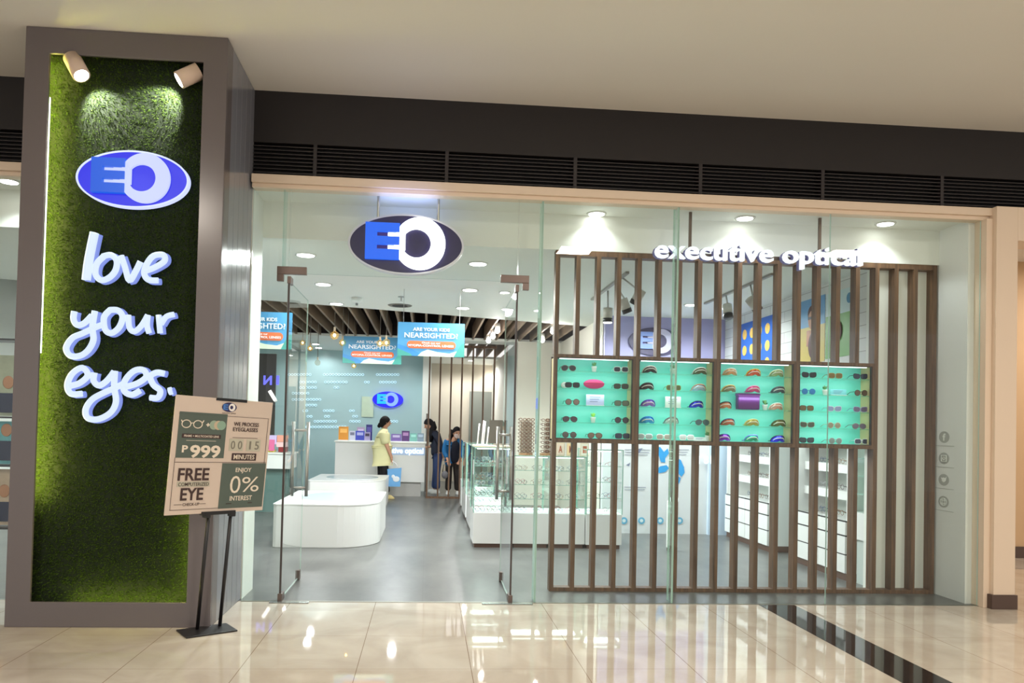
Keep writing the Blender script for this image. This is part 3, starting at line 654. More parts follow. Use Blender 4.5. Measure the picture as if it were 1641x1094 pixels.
# ================================================================== BANNERS
SKY = mat('banner_sky_blue', (74, 148, 196), .5); SKY2 = mat('banner_teal', (60, 150, 140), .5); OR = mat('banner_orange', (226, 110, 60), .5); BWT = mat('banner_white', (240, 246, 250), .5); SAND = mat('banner_sand', (206, 222, 196), .5); SEA = mat('banner_sea', (52, 132, 196), .5)
def banner(x0, x1, z0, z1, Y, lab, ztop):
    t = thing('hanging_banner', lab, 'banner', ((x0+x1)/2, Y, z1))
    w = x1-x0; h = z1-z0; cx = (x0+x1)/2
    bb = box('board', SKY, x0, x1, Y, Y+.008, z0, z1, t)
    P = lambda u, v: (x0+u*w, z0+v*h)
    MB().prism([P(0, 0), P(1, 0), P(1, .13), P(.7, .12), P(.5, .10), P(.35, .06), P(.2, .22), P(0, .35)], Y-.002, Y).build('sea_print', SEA, bb)
    MB().prism([P(.30, 0), P(1, 0), P(1, .32), P(.9, .18), P(.78, .10), P(.6, .13), P(.45, .20), P(.36, .12)], Y-.003, Y-.002).build('sand_print', SAND, bb)
    MB().prism([P(.84, 0), P(1, 0), P(1, .42), P(.95, .38), P(.9, .22)], Y-.004, Y-.003).build('leaf_print', SKY2, bb)
    MB().prism([P(0, 0), P(.22, 0), P(.2, .06), P(.12, .12), P(0, .22)], Y-.004, Y-.003).build('leaf_print', SKY2, bb)
    r = .11*h; pts = [(x0+.14*w+r+r*math.cos(a), z0+.34*h+r*math.sin(a)) for a in [R(90+15*i) for i in range(13)]]+[(x0+.87*w-r+r*math.cos(a), z0+.34*h+r*math.sin(a)) for a in [R(-90+15*i) for i in range(13)]]
    MB().prism(pts, Y-.006, Y-.002).build('orange_pill', OR, bb)
    text('ARE YOUR KIDS', 'lettering', BWT, (cx, Y-.004, z0+.80*h), XA, ZA, w*.55, h*.10, .002, bb, .02)
    text('NEARSIGHTED?', 'lettering', BWT, (cx, Y-.004, z0+.62*h), XA, ZA, w*.80, h*.15, .002, bb, .012)
    text('Check out our', 'lettering', BWT, (cx, Y-.009, z0+.40*h), XA, ZA, w*.28, h*.05, .002, bb, .02)
    text('MYOPIA-CONTROL LENSES', 'lettering', BWT, (cx, Y-.009, z0+.315*h), XA, ZA, w*.68, h*.065, .002, bb, .02)
    for u in (.08, .92): MB().cyl((x0+u*w, Y+.004, z1), (x0+u*w, Y+.004, ztop), .003, 6).build('wire', CHROME, t)
banner(-.381, .434, 2.335, 2.745, 9.5, 'blue NEARSIGHTED banner hanging in the entrance, the nearer and larger one', 3.15)
a, b = onY(550, 538, 12.4), onY(643, 584, 12.4)
banner(a.x, b.x, b.z, a.z, 12.4, 'blue NEARSIGHTED banner hanging behind the bulbs, the farther one', 3.74)
a, b = onY(378, 498, 9.5), onY(467, 560, 9.5)
banner(a.x-.12, b.x, b.z, a.z, 9.5, 'blue banner partly hidden behind the left door frame and pillar', 3.15)

# ================================================================== LATTICE SCREEN WITH DISPLAY CABINETS
LX0, LX1, LYF = 1.155, 4.86, 7.10
CZ0, CZ1, CX1 = 1.366, 2.183, 4.25
t = thing('slat_screen', 'brown wooden slat screen standing behind the right shop window', 'slat screen', (3, 7.15, 0))
N = 20; D = .10
for name, z0, z1 in (('top_rail', 3.10, 3.148), ('bottom_rail', 0.0, .035)):
    box(name, WOOD, LX0, LX1, LYF, LYF+D, z0, z1, t)
for k in range(N):
    x = LX0+.02+(LX1-LX0-.04)*k/(N-1)
    if x < CX1-.1:
        for z0, z1 in ((.035, CZ0), (CZ1, 3.10)): box('slat', WOOD, x-.02, x+.02, LYF, LYF+D, z0, z1, t)
    else: box('slat', WOOD, x-.02, x+.02, LYF, LYF+D, .035, 3.10, t)
def aquamat():
    m = mat('lit_aqua_acrylic', (96, 196, 180), .35); nt = m.node_tree; b = nt.nodes['Principled BSDF']
    b.inputs['Emission Color'].default_value = srgb(92, 206, 190); b.inputs['Emission Strength'].default_value = .15
    return m
AQ = aquamat(); SHELF = glass_mat('shelf_glass', (.80, .94, .90), ior=1.45, opac=.10, ocol=(.5, .8, .74)); TAN = mat('cabinet_inner_tan', (214, 190, 140), .5); CF = mat('cabinet_frame_dark', (58, 42, 36), .45)
SHZ = [CZ0+.042, 1.556, 1.715, 1.874, 2.033]      # standing surfaces
cabw = (CX1-LX0)/4
CAB = ['first lit cabinet', 'second lit cabinet', 'third lit cabinet', 'rightmost lit cabinet']
CABLAB = ['wood-framed lit aqua cabinet holding sunglasses and a pink case, leftmost of four', 'wood-framed lit aqua cabinet with blue goggles, second of four from the left', 'wood-framed lit aqua cabinet with a purple box, third of four from the left', 'wood-framed lit aqua cabinet with dark cat-eye sunglasses, rightmost of four']
for c in range(4):
    x0 = LX0+c*cabw; x1 = x0+cabw; y0, y1 = LYF-.005, LYF+.24
    t = thing('display_cabinet', CABLAB[c], 'display cabinet', ((x0+x1)/2, LYF, CZ0), 'lit display cabinets in the slat screen')
    MB().ring([(x0, CZ0), (x1, CZ0), (x1, CZ1), (x0, CZ1)], [(x0+.028, CZ0+.035), (x1-.028, CZ0+.035), (x1-.028, CZ1-.03), (x0+.028, CZ1-.03)], y0, y0+.04).build('front_frame', WOOD, t, bevel=.002)
    MB().ring([(x0+.024, CZ0+.03), (x1-.024, CZ0+.03), (x1-.024, CZ1-.026), (x0+.024, CZ1-.026)], [(x0+.036, CZ0+.042), (x1-.036, CZ0+.042), (x1-.036, CZ1-.036), (x0+.036, CZ1-.036)], y0+.006, y0+.034).build('inner_bead', CF, t)
    box('back_panel', AQ, x0+.03, x1-.03, y1-.045, y1-.03, CZ0+.04, CZ1-.03, t)
    box('carcass_back', CF, x0+.01, x1-.01, y1-.03, y1, CZ0+.01, CZ1-.01, t)
    box('side_panel', TAN, x1-.030, x1-.014, y0+.04, y1-.03, CZ0+.03, CZ1-.03, t); box('side_panel', TAN, x0+.014, x0+.030, y0+.04, y1-.03, CZ0+.03, CZ1-.03, t)
    MB().box(x0+.03, x1-.03, y0+.04, y1-.045, CZ0+.012, CZ0+.042).build('bottom_panel', WHITEG, t); MB().box(x0+.03, x1-.03, y0+.04, y1-.045, CZ1-.03, CZ1-.012).build('top_panel', CF, t)
    for z in SHZ[1:]: box('glass_shelf', SHELF, x0+.032, x1-.032, y0+.045, y1-.047, z-.008, z, t)
    box('led_bar', emat('cabinet_led', (235, 255, 250), 3), x0+.06, x1-.06, y0+.045, y0+.055, CZ1-.042, CZ1-.032, t)
    for z in (1.45, 1.62, 1.78, 1.94, 2.10): lamp('cabinet_lamp', 'AREA', ((x0+x1)/2, y0+.05, z+.04), .35, (.8, 1, .96), parent=t, target=((x0+x1)/2, y1, z), size=.6, sizey=.02)

# ------------------------------------------------------------------ eyewear
def cm(c, rough=.25, metal=0):
    return mat('eyewear_%d_%d_%d' % c, c, rough, metal)
def lens_outline(style, cx, s):
    pts = []
    for i in range(20):
        a = 2*math.pi*i/20; c, sn_ = math.cos(a), math.sin(a)
        if style == 'aviator': rx, rz = .029, .024; x = rx*c*(1+.12*sn_*.5); z = rz*sn_*(1.1 if sn_ < 0 else .9); x += .003*(-sn_)*s
        elif style == 'round': x, z = .026*c, .025*sn_
        elif style == 'cat': x, z = .030*abs(c)**.7*(1 if c > 0 else -1), .022*abs(sn_)**.7*(1 if sn_ > 0 else -1); z += .007*max(0, c*s)*(1 if sn_ > 0 else .3)
        else: x, z = .029*abs(c)**.6*(1 if c > 0 else -1), .022*abs(sn_)**.6*(1 if sn_ > 0 else -1)
        pts.append((cx+x, z))
    return pts
PROTO = {}
def eyewear(style, lens, frame, small=False):
    """prototype at the world origin: rests on z=0, faces -y"""
    key = (style, lens, frame)
    if key in PROTO: return copy_tree(PROTO[key])
    root = bpy.data.objects.new('sunglasses' if style != 'clear' else 'eyeglasses', None); C.objects.link(root); root.empty_display_size = .05
    FM = cm(frame)
    if style == 'wrap':
        root.name = 'wraparound_sunglasses'
        mb = MB(); n = 14; m_ = 5; h = .062
        for j in range(m_+1):
            for i in range(n+1):
                u = -1+2*i/n; v = j/m_; top = h*math.sqrt(max(0, 1-abs(u)**2.4)); lo = .012*(1-min(1, abs(u)*3)) if abs(u) < .33 else 0
                z = lo+(top-lo)*v; mb.v.append((u*.070, .06*abs(u)**2.2-.012*math.sin(v*3.14), z+.004))
        for j in range(m_):
            for i in range(n): q = j*(n+1)+i; mb.face((q, q+1, q+n+2, q+n+1))
        mb.build('lens', mat('eyewear_%d_%d_%d' % lens, lens, .08, .35), root, True)
        f = MB(); f.tube([(u*.071, .06*abs(u)**2.2-.004, .006+h*math.sqrt(max(0, 1-abs(u)**2.4))) for u in [-.99+1.98*i/18 for i in range(19)]], .0055, 6); f.build('frame', FM, root, True)
        f = MB(); f.tube([(u*.058, .05*abs(u)**2.2-.018, .010+.034*math.sqrt(max(0, 1-abs(u)**2.4))) for u in [-.95+1.9*i/14 for i in range(15)]], .0045, 6); f.build('stripe', cm((238, 236, 232)), root, True)
        for s in (-1, 1): MB().tube([(s*.068, .055, .012), (s*.066, .11, .012)], .004, 6).build('temple', FM, root)
    else:
        LM = mat('eyewear_%d_%d_%d' % lens, lens, .12) if style != 'clear' else glass_mat('clear_lens', (.97, .98, .98), ior=1.4)
        st = 'round' if style == 'clear' else style
        fr = MB()
        for s in (-1, 1):
            o = lens_outline(st, s*.034, s)
            if style != 'clear': MB().prism([(x, z+.026) for x, z in o], 0, .002).build('lens', LM, root)
            fr.tube([(x, .001, z+.026) for x, z in o], .0026 if style != 'clear' else .0022, 5, closed=True)
        fr.tube([(-.010, .001, .034), (0, -.001, .037), (.010, .001, .034)], .0028, 5)
        fr.build('frame', FM, root, True)
        for s in (-1, 1): MB().tube([(s*.063, .002, .034), (s*.066, .06, .033), (s*.062, .125, .008)], .0024, 5).build('temple', FM, root)
    PROTO[key] = root
    return root
def put_eyewear(style, lens, frame, p, label, group, rz=0, sc=1.0):
    o = eyewear(style, lens, frame); o.location = p; o.rotation_euler = (0, 0, rz); o.scale = (sc, sc, sc); tag(o, label, 'sunglasses' if style != 'clear' else 'eyeglasses', group); return o
def pot_plant(p, label, leaf=(96, 150, 92)):
    t = thing('potted_plant', label, 'potted plant', p)
    MB().lathe(p, [(.019, 0), (.026, .045), (.028, .052), (.022, .052)], 14).build('pot', cm((232, 240, 238)), t, True)
    mb = MB(); r_ = random.Random(int(p[0]*100))
    for k in range(16):
        a = k*2.4; l = r_.uniform(.02, .035); h = r_.uniform(.02, .05); q = Vector((p[0], p[1], p[2]+.05)); e = q+Vector((math.cos(a)*l, math.sin(a)*l*.6, h)); m_ = q.lerp(e, .5); sd = Vector((-math.sin(a), math.cos(a), .2))*.009
        mb.quad(q, m_+sd, e, m_-sd)
    mb.build('leaves', mat('leaf_%d' % leaf[0], leaf, .5), t)
ROW = ['bottom shelf', 'second shelf up', 'middle shelf', 'fourth shelf up', 'top shelf']
K, DKG, BRN, MIR = (34, 34, 40), (44, 52, 46), (92, 66, 62), (128, 122, 108)
ITEMS = [  # cabinet, px, py, row, kind, lens, frame, description
 (0,911,588,4,'aviator',(52,50,56),(120,110,100),'black aviator sunglasses at the left'), (0,995,590,4,'square',(30,34,46),(226,230,230),'pale-framed dark sunglasses at the right'),
 (0,917,614,3,'square',K,K,'black sunglasses before a white case'), (0,995,617,3,'square',(48,54,40),(70,66,56),'dark green sunglasses at the right'),
 (0,917,643,2,'round',(130,104,96),(70,58,50),'round brown mirrored sunglasses at the left'), (0,996,645,2,'square',(96,104,86),(54,50,42),'half-frame grey-green sunglasses at the right'),
 (0,913,671,1,'aviator',(78,58,66),(60,44,44),'plum brown sunglasses at the left'), (0,996,675,1,'round',(64,52,60),(44,38,38),'dark round sunglasses at the right'),
 (0,912,702,0,'round',(80,66,62),(60,50,44),'smoky round sunglasses at the left'), (0,953,702,0,'aviator',(110,84,70),(66,54,46),'brown aviator sunglasses in the middle'), (0,997,704,0,'square',(36,38,58),K,'black square sunglasses at the right'),
 (1,1042,594,4,'wrap',(66,60,62),(236,232,230),'white and black wraparound sunglasses at the left'), (1,1123,595,4,'wrap',(92,96,66),(232,228,226),'white and olive wraparound sunglasses at the right'),
 (1,1038,621,3,'wrap',(70,64,66),(60,52,52),'black and white wraparound sunglasses at the left'), (1,1079,622,3,'square',(92,100,56),(176,190,96),'olive green sunglasses in the middle'), (1,1121,623,3,'wrap',(176,206,232),(214,150,120),'pale blue orange-rimmed wraparound sunglasses'),
 (1,1040,651,2,'wrap',(156,120,214),(90,70,190),'purple wraparound sunglasses at the left'), (1,1118,651,2,'wrap',(36,50,214),(28,34,120),'deep blue wraparound goggles at the right'),
 (1,1038,678,1,'wrap',(60,170,236),(24,116,214),'bright blue wraparound sunglasses at the left'), (1,1077,678,1,'wrap',(196,222,218),(120,110,112),'clear silver wraparound sunglasses in the middle'), (1,1125,681,1,'aviator',(74,104,108),(110,100,96),'teal grey aviator sunglasses at the right'),
 (1,1033,707,0,'square',(150,160,158),(240,240,240),'white-rimmed sunglasses at the left'), (1,1063,707,0,'square',(160,150,140),(238,236,228),'cream-rimmed sunglasses in the middle'), (1,1100,707,0,'square',(196,196,196),(246,246,246),'plain white sunglasses right of the middle'),
 (2,1171,595,4,'wrap',(226,170,120),(240,236,230),'white wraparound sunglasses with peach lens at the left'), (2,1209,598,4,'wrap',(222,96,66),(236,190,60),'orange red wraparound sunglasses in the middle'), (2,1246,598,4,'wrap',(150,170,120),(226,226,196),'cream and green wraparound sunglasses at the right'),
 (2,1170,623,3,'wrap',(150,150,120),(236,200,120),'grey and gold wraparound sunglasses at the left'), (2,1208,625,3,'wrap',(226,86,150),(236,150,190),'pink wraparound sunglasses in the middle'), (2,1249,627,3,'wrap',(80,96,104),(96,104,110),'grey wraparound sunglasses at the right'),
 (2,1163,653,2,'wrap',(226,150,110),(52,50,60),'black and peach wraparound sunglasses at the left'), (2,1245,655,2,'wrap',(222,170,150),(244,236,230),'white and coral wraparound sunglasses at the right'),
 (2,1168,680,1,'wrap',(206,120,90),(70,84,130),'navy and copper wraparound sunglasses at the left'), (2,1206,682,1,'wrap',(190,180,90),(232,206,140),'yellow wraparound sunglasses in the middle'), (2,1249,683,1,'wrap',(104,112,58),(84,86,52),'olive wraparound sunglasses at the right'),
 (2,1160,711,0,'wrap',(140,50,214),(44,36,110),'violet wraparound sunglasses at the left'), (2,1206,712,0,'wrap',(30,170,130),(110,120,206),'green and lilac wraparound sunglasses in the middle'), (2,1248,712,0,'wrap',(30,40,230),(36,40,70),'royal blue wraparound sunglasses at the right'),
 (3,1296,600,4,'cat',(24,22,34),(22,20,30),'black cat-eye sunglasses at the left'), (3,1338,602,4,'square',(120,96,46),(170,136,70),'gold brown sunglasses in the middle'), (3,1378,603,4,'cat',(30,40,62),(28,34,50),'navy sunglasses at the right'),
 (3,1295,628,3,'round',(36,120,190),(60,140,196),'round blue mirrored sunglasses at the left'), (3,1379,631,3,'round',(96,72,54),(70,52,44),'round brown sunglasses at the right'),
 (3,1292,656,2,'square',(110,92,54),(90,78,50),'olive brown sunglasses at the left'), (3,1336,657,2,'cat',(140,150,190),(210,206,224),'pale lilac sunglasses in the middle'), (3,1378,658,2,'cat',(104,90,120),(160,150,200),'violet grey sunglasses at the right'),
 (3,1293,685,1,'cat',(74,80,66),(150,140,120),'grey green cat-eye sunglasses at the left'), (3,1336,685,1,'round',(150,140,120),(190,176,160),'pale taupe round sunglasses in the middle'), (3,1376,686,1,'aviator',(110,100,120),(140,120,116),'mauve aviator sunglasses at the right'),
 (3,1292,713,0,'cat',(44,58,64),(36,40,52),'slate cat-eye sunglasses at the left'), (3,1338,714,0,'round',(110,120,116),(150,140,140),'grey round sunglasses in the middle'), (3,1380,714,0,'square',(50,56,70),(200,200,210),'dark sunglasses with pale bridge at the right')]
EY = LYF+.085
for c, px, py, row, st, le, fr, d in ITEMS:
    q = onY(px, py, EY); sc = 1.08 if st != 'wrap' else .98
    put_eyewear(st, le, fr, (q.x, EY-(.02 if st == 'wrap' else .01), SHZ[row]+.0015), '%s, %s of the %s' % (d, ROW[row], CAB[c]), 'sunglasses in the lit cabinets', random.uniform(-.08, .08), sc)
for c, px, row, lab in ((0, 951, 4, 'small green plant in a white pot, top shelf of the first lit cabinet'), (0, 951, 1, 'small bright plant in a white pot above the lowest sunglasses, first lit cabinet'), (1, 1077, 4, 'small plant in a white pot, top shelf of the second lit cabinet'),
                    (1, 1135, 0, 'small plant at the bottom right corner of the second lit cabinet'), (2, 1226, 2, 'small plant right of the purple box'), (3, 1322, 3, 'small potted plant left of the white card, rightmost lit cabinet')):
    q = onY(px, 640, EY+.02); pot_plant((q.x, EY+.02, SHZ[row]), lab, (96, 150, 92) if row != 1 else (150, 210, 90))
q = onY(952, 613, EY); t = thing('glasses_case', 'pink oval glasses case in the first lit cabinet', 'glasses case', (q.x, EY, SHZ[3]))
PKM = mat('pink_shell', (226, 62, 130), .35)
MB().sphere((q.x, EY+.005, SHZ[3]+.044), .1, 24, 14, 1.0, .32, .45).build('shell', PKM, t, True)
MB().tube([(q.x+.1*math.cos(a), EY+.005+.034*math.sin(a), SHZ[3]+.05) for a in [k/24*6.283 for k in range(24)]], .003, 6, closed=True).build('zip', cm((206, 60, 120)), t, True)
q = onY(905, 614, EY+.05); t = thing('glasses_case', 'small white case behind the black sunglasses in the first lit cabinet', 'glasses case', (q.x, EY+.05, SHZ[3]))
MB().sphere((q.x, EY+.055, SHZ[3]+.03), .035, 14, 10, 1, .5, .85).build('shell', cm((240, 238, 240)), t, True)
for c, px, row, w, h, col, lab in ((0, 954, 2, .17, .105, (190, 196, 232), 'pale lilac printed card in the first lit cabinet'), (1, 1079, 2, .15, .105, (206, 220, 214), 'white printed card in the second lit cabinet'), (3, 1344, 3, .16, .06, (130, 214, 224), 'pale blue printed card in the rightmost lit cabinet'), (1, 1123, 0, .13, .035, (226, 240, 240), 'low white card at the bottom of the second lit cabinet')):
    q = onY(px, 640, EY); t = thing('display_card', lab, 'display card', (q.x, EY+.01, SHZ[row]))
    box('card', cm(col), q.x-w/2, q.x+w/2, EY+.008, EY+.012, SHZ[row]+.004, SHZ[row]+h, t); box('card_foot', cm((240, 244, 244)), q.x-w/2, q.x+w/2, EY-.01, EY+.03, SHZ[row], SHZ[row]+.005, t)
    mb = MB()
    for k in range(3): mb.box(q.x-w*.3, q.x+w*(.3-.08*k), EY+.0065, EY+.0078, SHZ[row]+h*(.75-.2*k), SHZ[row]+h*(.8-.2*k))
    mb.build('print', cm((120, 130, 170)), t)
a, b = onY(1182, 660, EY), onY(1217, 632, EY); t = thing('gift_box', 'dark purple padded box in the third lit cabinet', 'box', ((a.x+b.x)/2, EY, SHZ[2]))
PU = mat('purple_velvet', (96, 34, 116), .4); box('box_body', PU, a.x, b.x, EY-.02, EY+.06, SHZ[2], SHZ[2]+.15, t, .012)
box('lid', mat('purple_lid', (120, 50, 140), .35), a.x-.004, b.x+.004, EY-.024, EY+.064, SHZ[2]+.128, SHZ[2]+.156, t, .01)

# social icons down the bay side wall
ICW = mat('icon_grey', (176, 178, 172), .5)
for k, (z, g, lab) in enumerate(((1.498, 'f', 'grey round f icon on the bay side wall, topmost'), (1.297, 'camera', 'grey round camera icon on the bay side wall, second from top'), (1.095, 'bird', 'grey round bird icon on the bay side wall, third from top'), (.888, 'globe', 'grey round globe icon on the bay side wall, lowest'))):
    t = thing('wall_icon', lab, 'wall decal', (4.88, 7.02, z)); y = 7.0
    mb = MB(); n_ = 28; lo = [(4.8785, y-.075*math.cos(k_/n_*6.283), z+.055*math.sin(k_/n_*6.283)) for k_ in range(n_)]; mb.v += lo; mb.face(range(n_)); mb.build('disc', ICW, t)
    mb = MB(); mb.box(4.877, 4.879, y-.14, y+.12, z-.085, z-.081); mb.build('underline', ICW, t)
    uy, P_ = Vector((0, -1, 0)), mat('icon_white', (236, 238, 234), .5)
    if g == 'f': text('f', 'glyph', P_, (4.8775, y, z), uy, ZA, .04, .07, .001, t, .04)
    elif g == 'camera':
        mb = MB(); mb.tube([(4.877, y+a_, z+b_) for a_, b_ in ((-.035, -.028), (.035, -.028), (.035, .028), (-.035, .028))], .004, 5, closed=True); mb.tube([(4.877, y+.016*math.cos(q_/12*6.283), z+.013*math.sin(q_/12*6.283)) for q_ in range(12)], .003, 5, closed=True); mb.build('glyph', P_, t)
    elif g == 'bird':
        mb = MB(); mb.sphere((4.877, y, z), .028, 10, 8, .1, 1, .8); mb.quad((4.877, y, z+.005), (4.877, y-.045, z+.035), (4.877, y-.03, z-.01), (4.877, y, z-.02)); mb.quad((4.877, y+.02, z+.02), (4.877, y+.04, z+.022), (4.877, y+.03, z+.005), (4.877, y+.01, z)); mb.build('glyph', P_, t)
    else:
        mb = MB()
        for s_ in (1, .45): mb.tube([(4.877, y+.045*s_*math.cos(q_/16*6.283), z+.036*math.sin(q_/16*6.283)) for q_ in range(16)], .0025, 5, closed=True)
        for zz in (-.015, .015): mb.tube([(4.877, y-.04, z+zz), (4.877, y+.04, z+zz)], .0025, 5)
        mb.build('glyph', P_, t)

# ================================================================== SHOP INTERIOR
# white platform tables with an inset glass top
def platform(x0, x1, y0, y1, h, lab):
    t = thing('display_table', lab, 'display table', ((x0+x1)/2, (y0+y1)/2, 0)); rr = min((y1-y0)/2, .62); pts = [(x0, y1), (x0, y0+.10)]
    w = x1-x0
    def outline(i):
        P = []
        a0, a1 = x0+i, x1-i; b0, b1 = y0+i, y1-i
        P.append((a0, b1)); P.append((a0, b0+.04)); P.append((a0+.04, b0)); P.append((a0+(a1-a0)*.30, b0-.0))
        for k in range(1, 13):
            a = R(-90+90*k/12); P.append((a1-.55+.55*math.cos(a), b0+.62+.62*math.sin(a)))
        P.append((a1, b1)); return P
    MB().prismz(outline(0), .0, h-.02).build('body', WHITEG, t, bevel=.008)
    MB().prismz(outline(-.005), h-.02, h).build('top_rim', WHITEG, t, bevel=.004)
    n = 40; cx, cy = x0+w*.52, (y0+y1)/2+.05
    MB().prismz([(cx+w*.36*math.cos(k/n*6.283), cy+(y1-y0)*.36*math.sin(k/n*6.283)) for k in range(n)], h, h+.006).build('glass_inset', mat('inset_pale_glass', (206, 218, 224), .08), t)
    return t
platform(-1.80, -.56, 9.42, 11.3, .52, 'nearer white display table with a rounded front corner and oval glass inset')
platform(-1.98, -.70, 13.3, 15.0, .52, 'farther white display table behind the first one, near the reception desk')
# reception desk
t = thing('reception_desk', 'white reception desk with glowing executive optical lettering before the aqua wall', 'desk', (-.95, 16.5, 0))
box('body', WHITEG, -1.87, -.02, 16.2, 16.95, .30, 1.10, t, .006); box('countertop', WHITE, -1.89, 0, 16.17, 16.98, 1.10, 1.13, t, .004); box('plinth', mat('plinth_grey', (188, 186, 182), .4), -1.5, -.1, 16.28, 16.9, 0, .30, t)
text('executive optical', 'lettering', emat('desk_letters_lit', (225, 238, 255), 2.2), (-.55, 16.185, .935), XA, ZA, .98, .15, .02, t, .012)
box('letter_backing', mat('desk_letter_backing', (160, 178, 200), .5, emit=(150, 175, 210), es=.3), -1.06, -.03, 16.193, 16.2, .86, 1.02, t)
# cards and brochures on the desk
DC = [(558,688,712,.30,.40,(222,150,60),'orange poster card at the left end of the reception desk'), (566,692,712,0,0,0,0)]
def desk_item(px0, px1, py0, col, lab, kind='brochure holder', col2=None, dy=0):
    a, b = onY(px0, py0, 16.45), onY(px1, 709, 16.45); t = thing(kind.replace(' ', '_'), lab, kind, ((a.x+b.x)/2, 16.45+dy, 1.13))
    box('panel', cm(col), a.x, b.x, 16.44+dy, 16.45+dy, 1.132, a.z, t); box('stand', cm((230, 232, 238)), a.x, b.x, 16.43+dy, 16.50+dy, 1.13, 1.142, t)
    h = a.z-1.132; w = b.x-a.x; box('print', cm(col2 or tuple(min(255, c+45) for c in col)), a.x+w*.15, b.x-w*.15, 16.436+dy, 16.44+dy, 1.132+h*.55, 1.132+h*.85, t)
desk_item(543, 558, 683, (222, 150, 60), 'orange poster card at the left end of the reception desk')
desk_item(560, 569, 690, (206, 208, 228), 'small white brochure stand right of the orange card', col2=(120, 124, 150))
desk_item(570, 584, 690, (64, 76, 190), 'blue brochure stand on the reception desk', col2=(176, 180, 230))
desk_item(571, 583, 684, (190, 170, 200), 'pale pink card behind the blue brochure stand', dy=.16)
desk_item(587, 596, 680, (48, 42, 120), 'tall navy card beside the standing woman in yellow', col2=(90, 84, 170))
desk_item(585, 594, 692, (170, 160, 205), 'lilac leaflet stand below the tall navy card', col2=(70, 60, 90), dy=-.14)
desk_item(627, 643, 695, (120, 96, 168), 'purple brochure box right of the woman in yellow', col2=(190, 180, 216))
desk_item(644, 656, 690, (84, 50, 110), 'dark purple framed card at the right of the desk', col2=(170, 130, 180))
desk_item(657, 668, 694, (120, 180, 172), 'aqua brochure stand at the right of the desk')
desk_item(669, 679, 694, (130, 150, 170), 'grey striped brochure stand at the right end of the desk')
# lit logo and eyeglasses decals on the aqua wall
t = thing('eye_logo_sign', 'small glowing blue oval EO sign on the aqua back wall', 'logo sign', (-.9, 17.95, 2.05))
eo_logo(t, -.905, 17.93, 2.055, .70, emat('back_logo_blue', (24, 20, 240), 1.5), emat('back_logo_e', (20, 190, 250), 1.1), emat('back_logo_slot', (24, 20, 240), 1.2), emat('back_logo_ring', (130, 170, 255), 1.2), emat('back_logo_rim', (20, 16, 235), 1.6), .05)
WD = mat('decal_pale_blue_glow', (208, 236, 246), .4, emit=(200, 232, 250), es=.45)  # printed outlines are given a glow so they look brighter
t = thing('eyeglasses_decals', 'rows of pale printed eyeglasses outlines across the aqua back wall', 'wall decal', (-2.4, 17.99, 2)); t['kind'] = 'stuff'
mb = MB(); RW = [(600,(462,502),(518,592),(603,642)), (612,(480,510),(520,560),(584,596),(608,636)), (621,(480,510),(535,548)), (630,(468,500),), (640,(468,518),), (649,(490,516),), (658,(485,502),(518,542),(560,574)), (667,(492,508),(520,534),(565,578)), (675,(503,545),(560,585),(620,640)), (684,(490,560),)]
for py, *segs in RW:
    for s0, s1 in segs:
        x = s0
        while x+9 <= s1+1:
            q = onY(x+4, py, 17.984)
            for s_ in (-1, 1): mb.tube([(q.x+s_*.033+.026*math.cos(k/8*6.283), 17.984, q.z+.024*math.sin(k/8*6.283)) for k in range(8)], .0065, 4, closed=True)
            mb.tube([(q.x-.01, 17.984, q.z+.01), (q.x+.01, 17.984, q.z+.01)], .005, 4)
            x += 9.5
mb.build('eyeglasses_print', WD, t)
a, b = onY(580, 635, 17.97), onY(598, 668, 17.97)
t = tag(box('wall_poster', mat('pale_map_poster', (196, 214, 190), .5, noise=.12, nscale=7), a.x, b.x, 17.97, 17.985, b.z, a.z), 'pale cream poster on the aqua wall left of the oval sign', 'poster')
# slat screen by the corridor
t = thing('slat_screen', 'thin brown pole screen behind which two people stand', 'slat screen', (.7, 15.96, 0))
box('bottom_rail', WOOD, .01, 1.40, 15.93, 16.0, 0, .04, t); box('top_rail', WOOD, .01, 1.40, 15.93, 16.0, 3.1, 3.148, t)
for k in range(7): x = .03+k*.222; box('slat', WOOD, x-.016, x+.016, 15.93, 16.0, .04, 3.10, t)
t = thing('slim_post', 'slim grey post at the right end of the reception desk beside the slat screen', 'post', (0, 17.5, 0))
# (kept slim: queue post)
MB().cyl((0, 17.5, 0), (0, 17.5, 1.75), .02, 10).build('post', mat('post_grey', (120, 112, 106), .4), t)

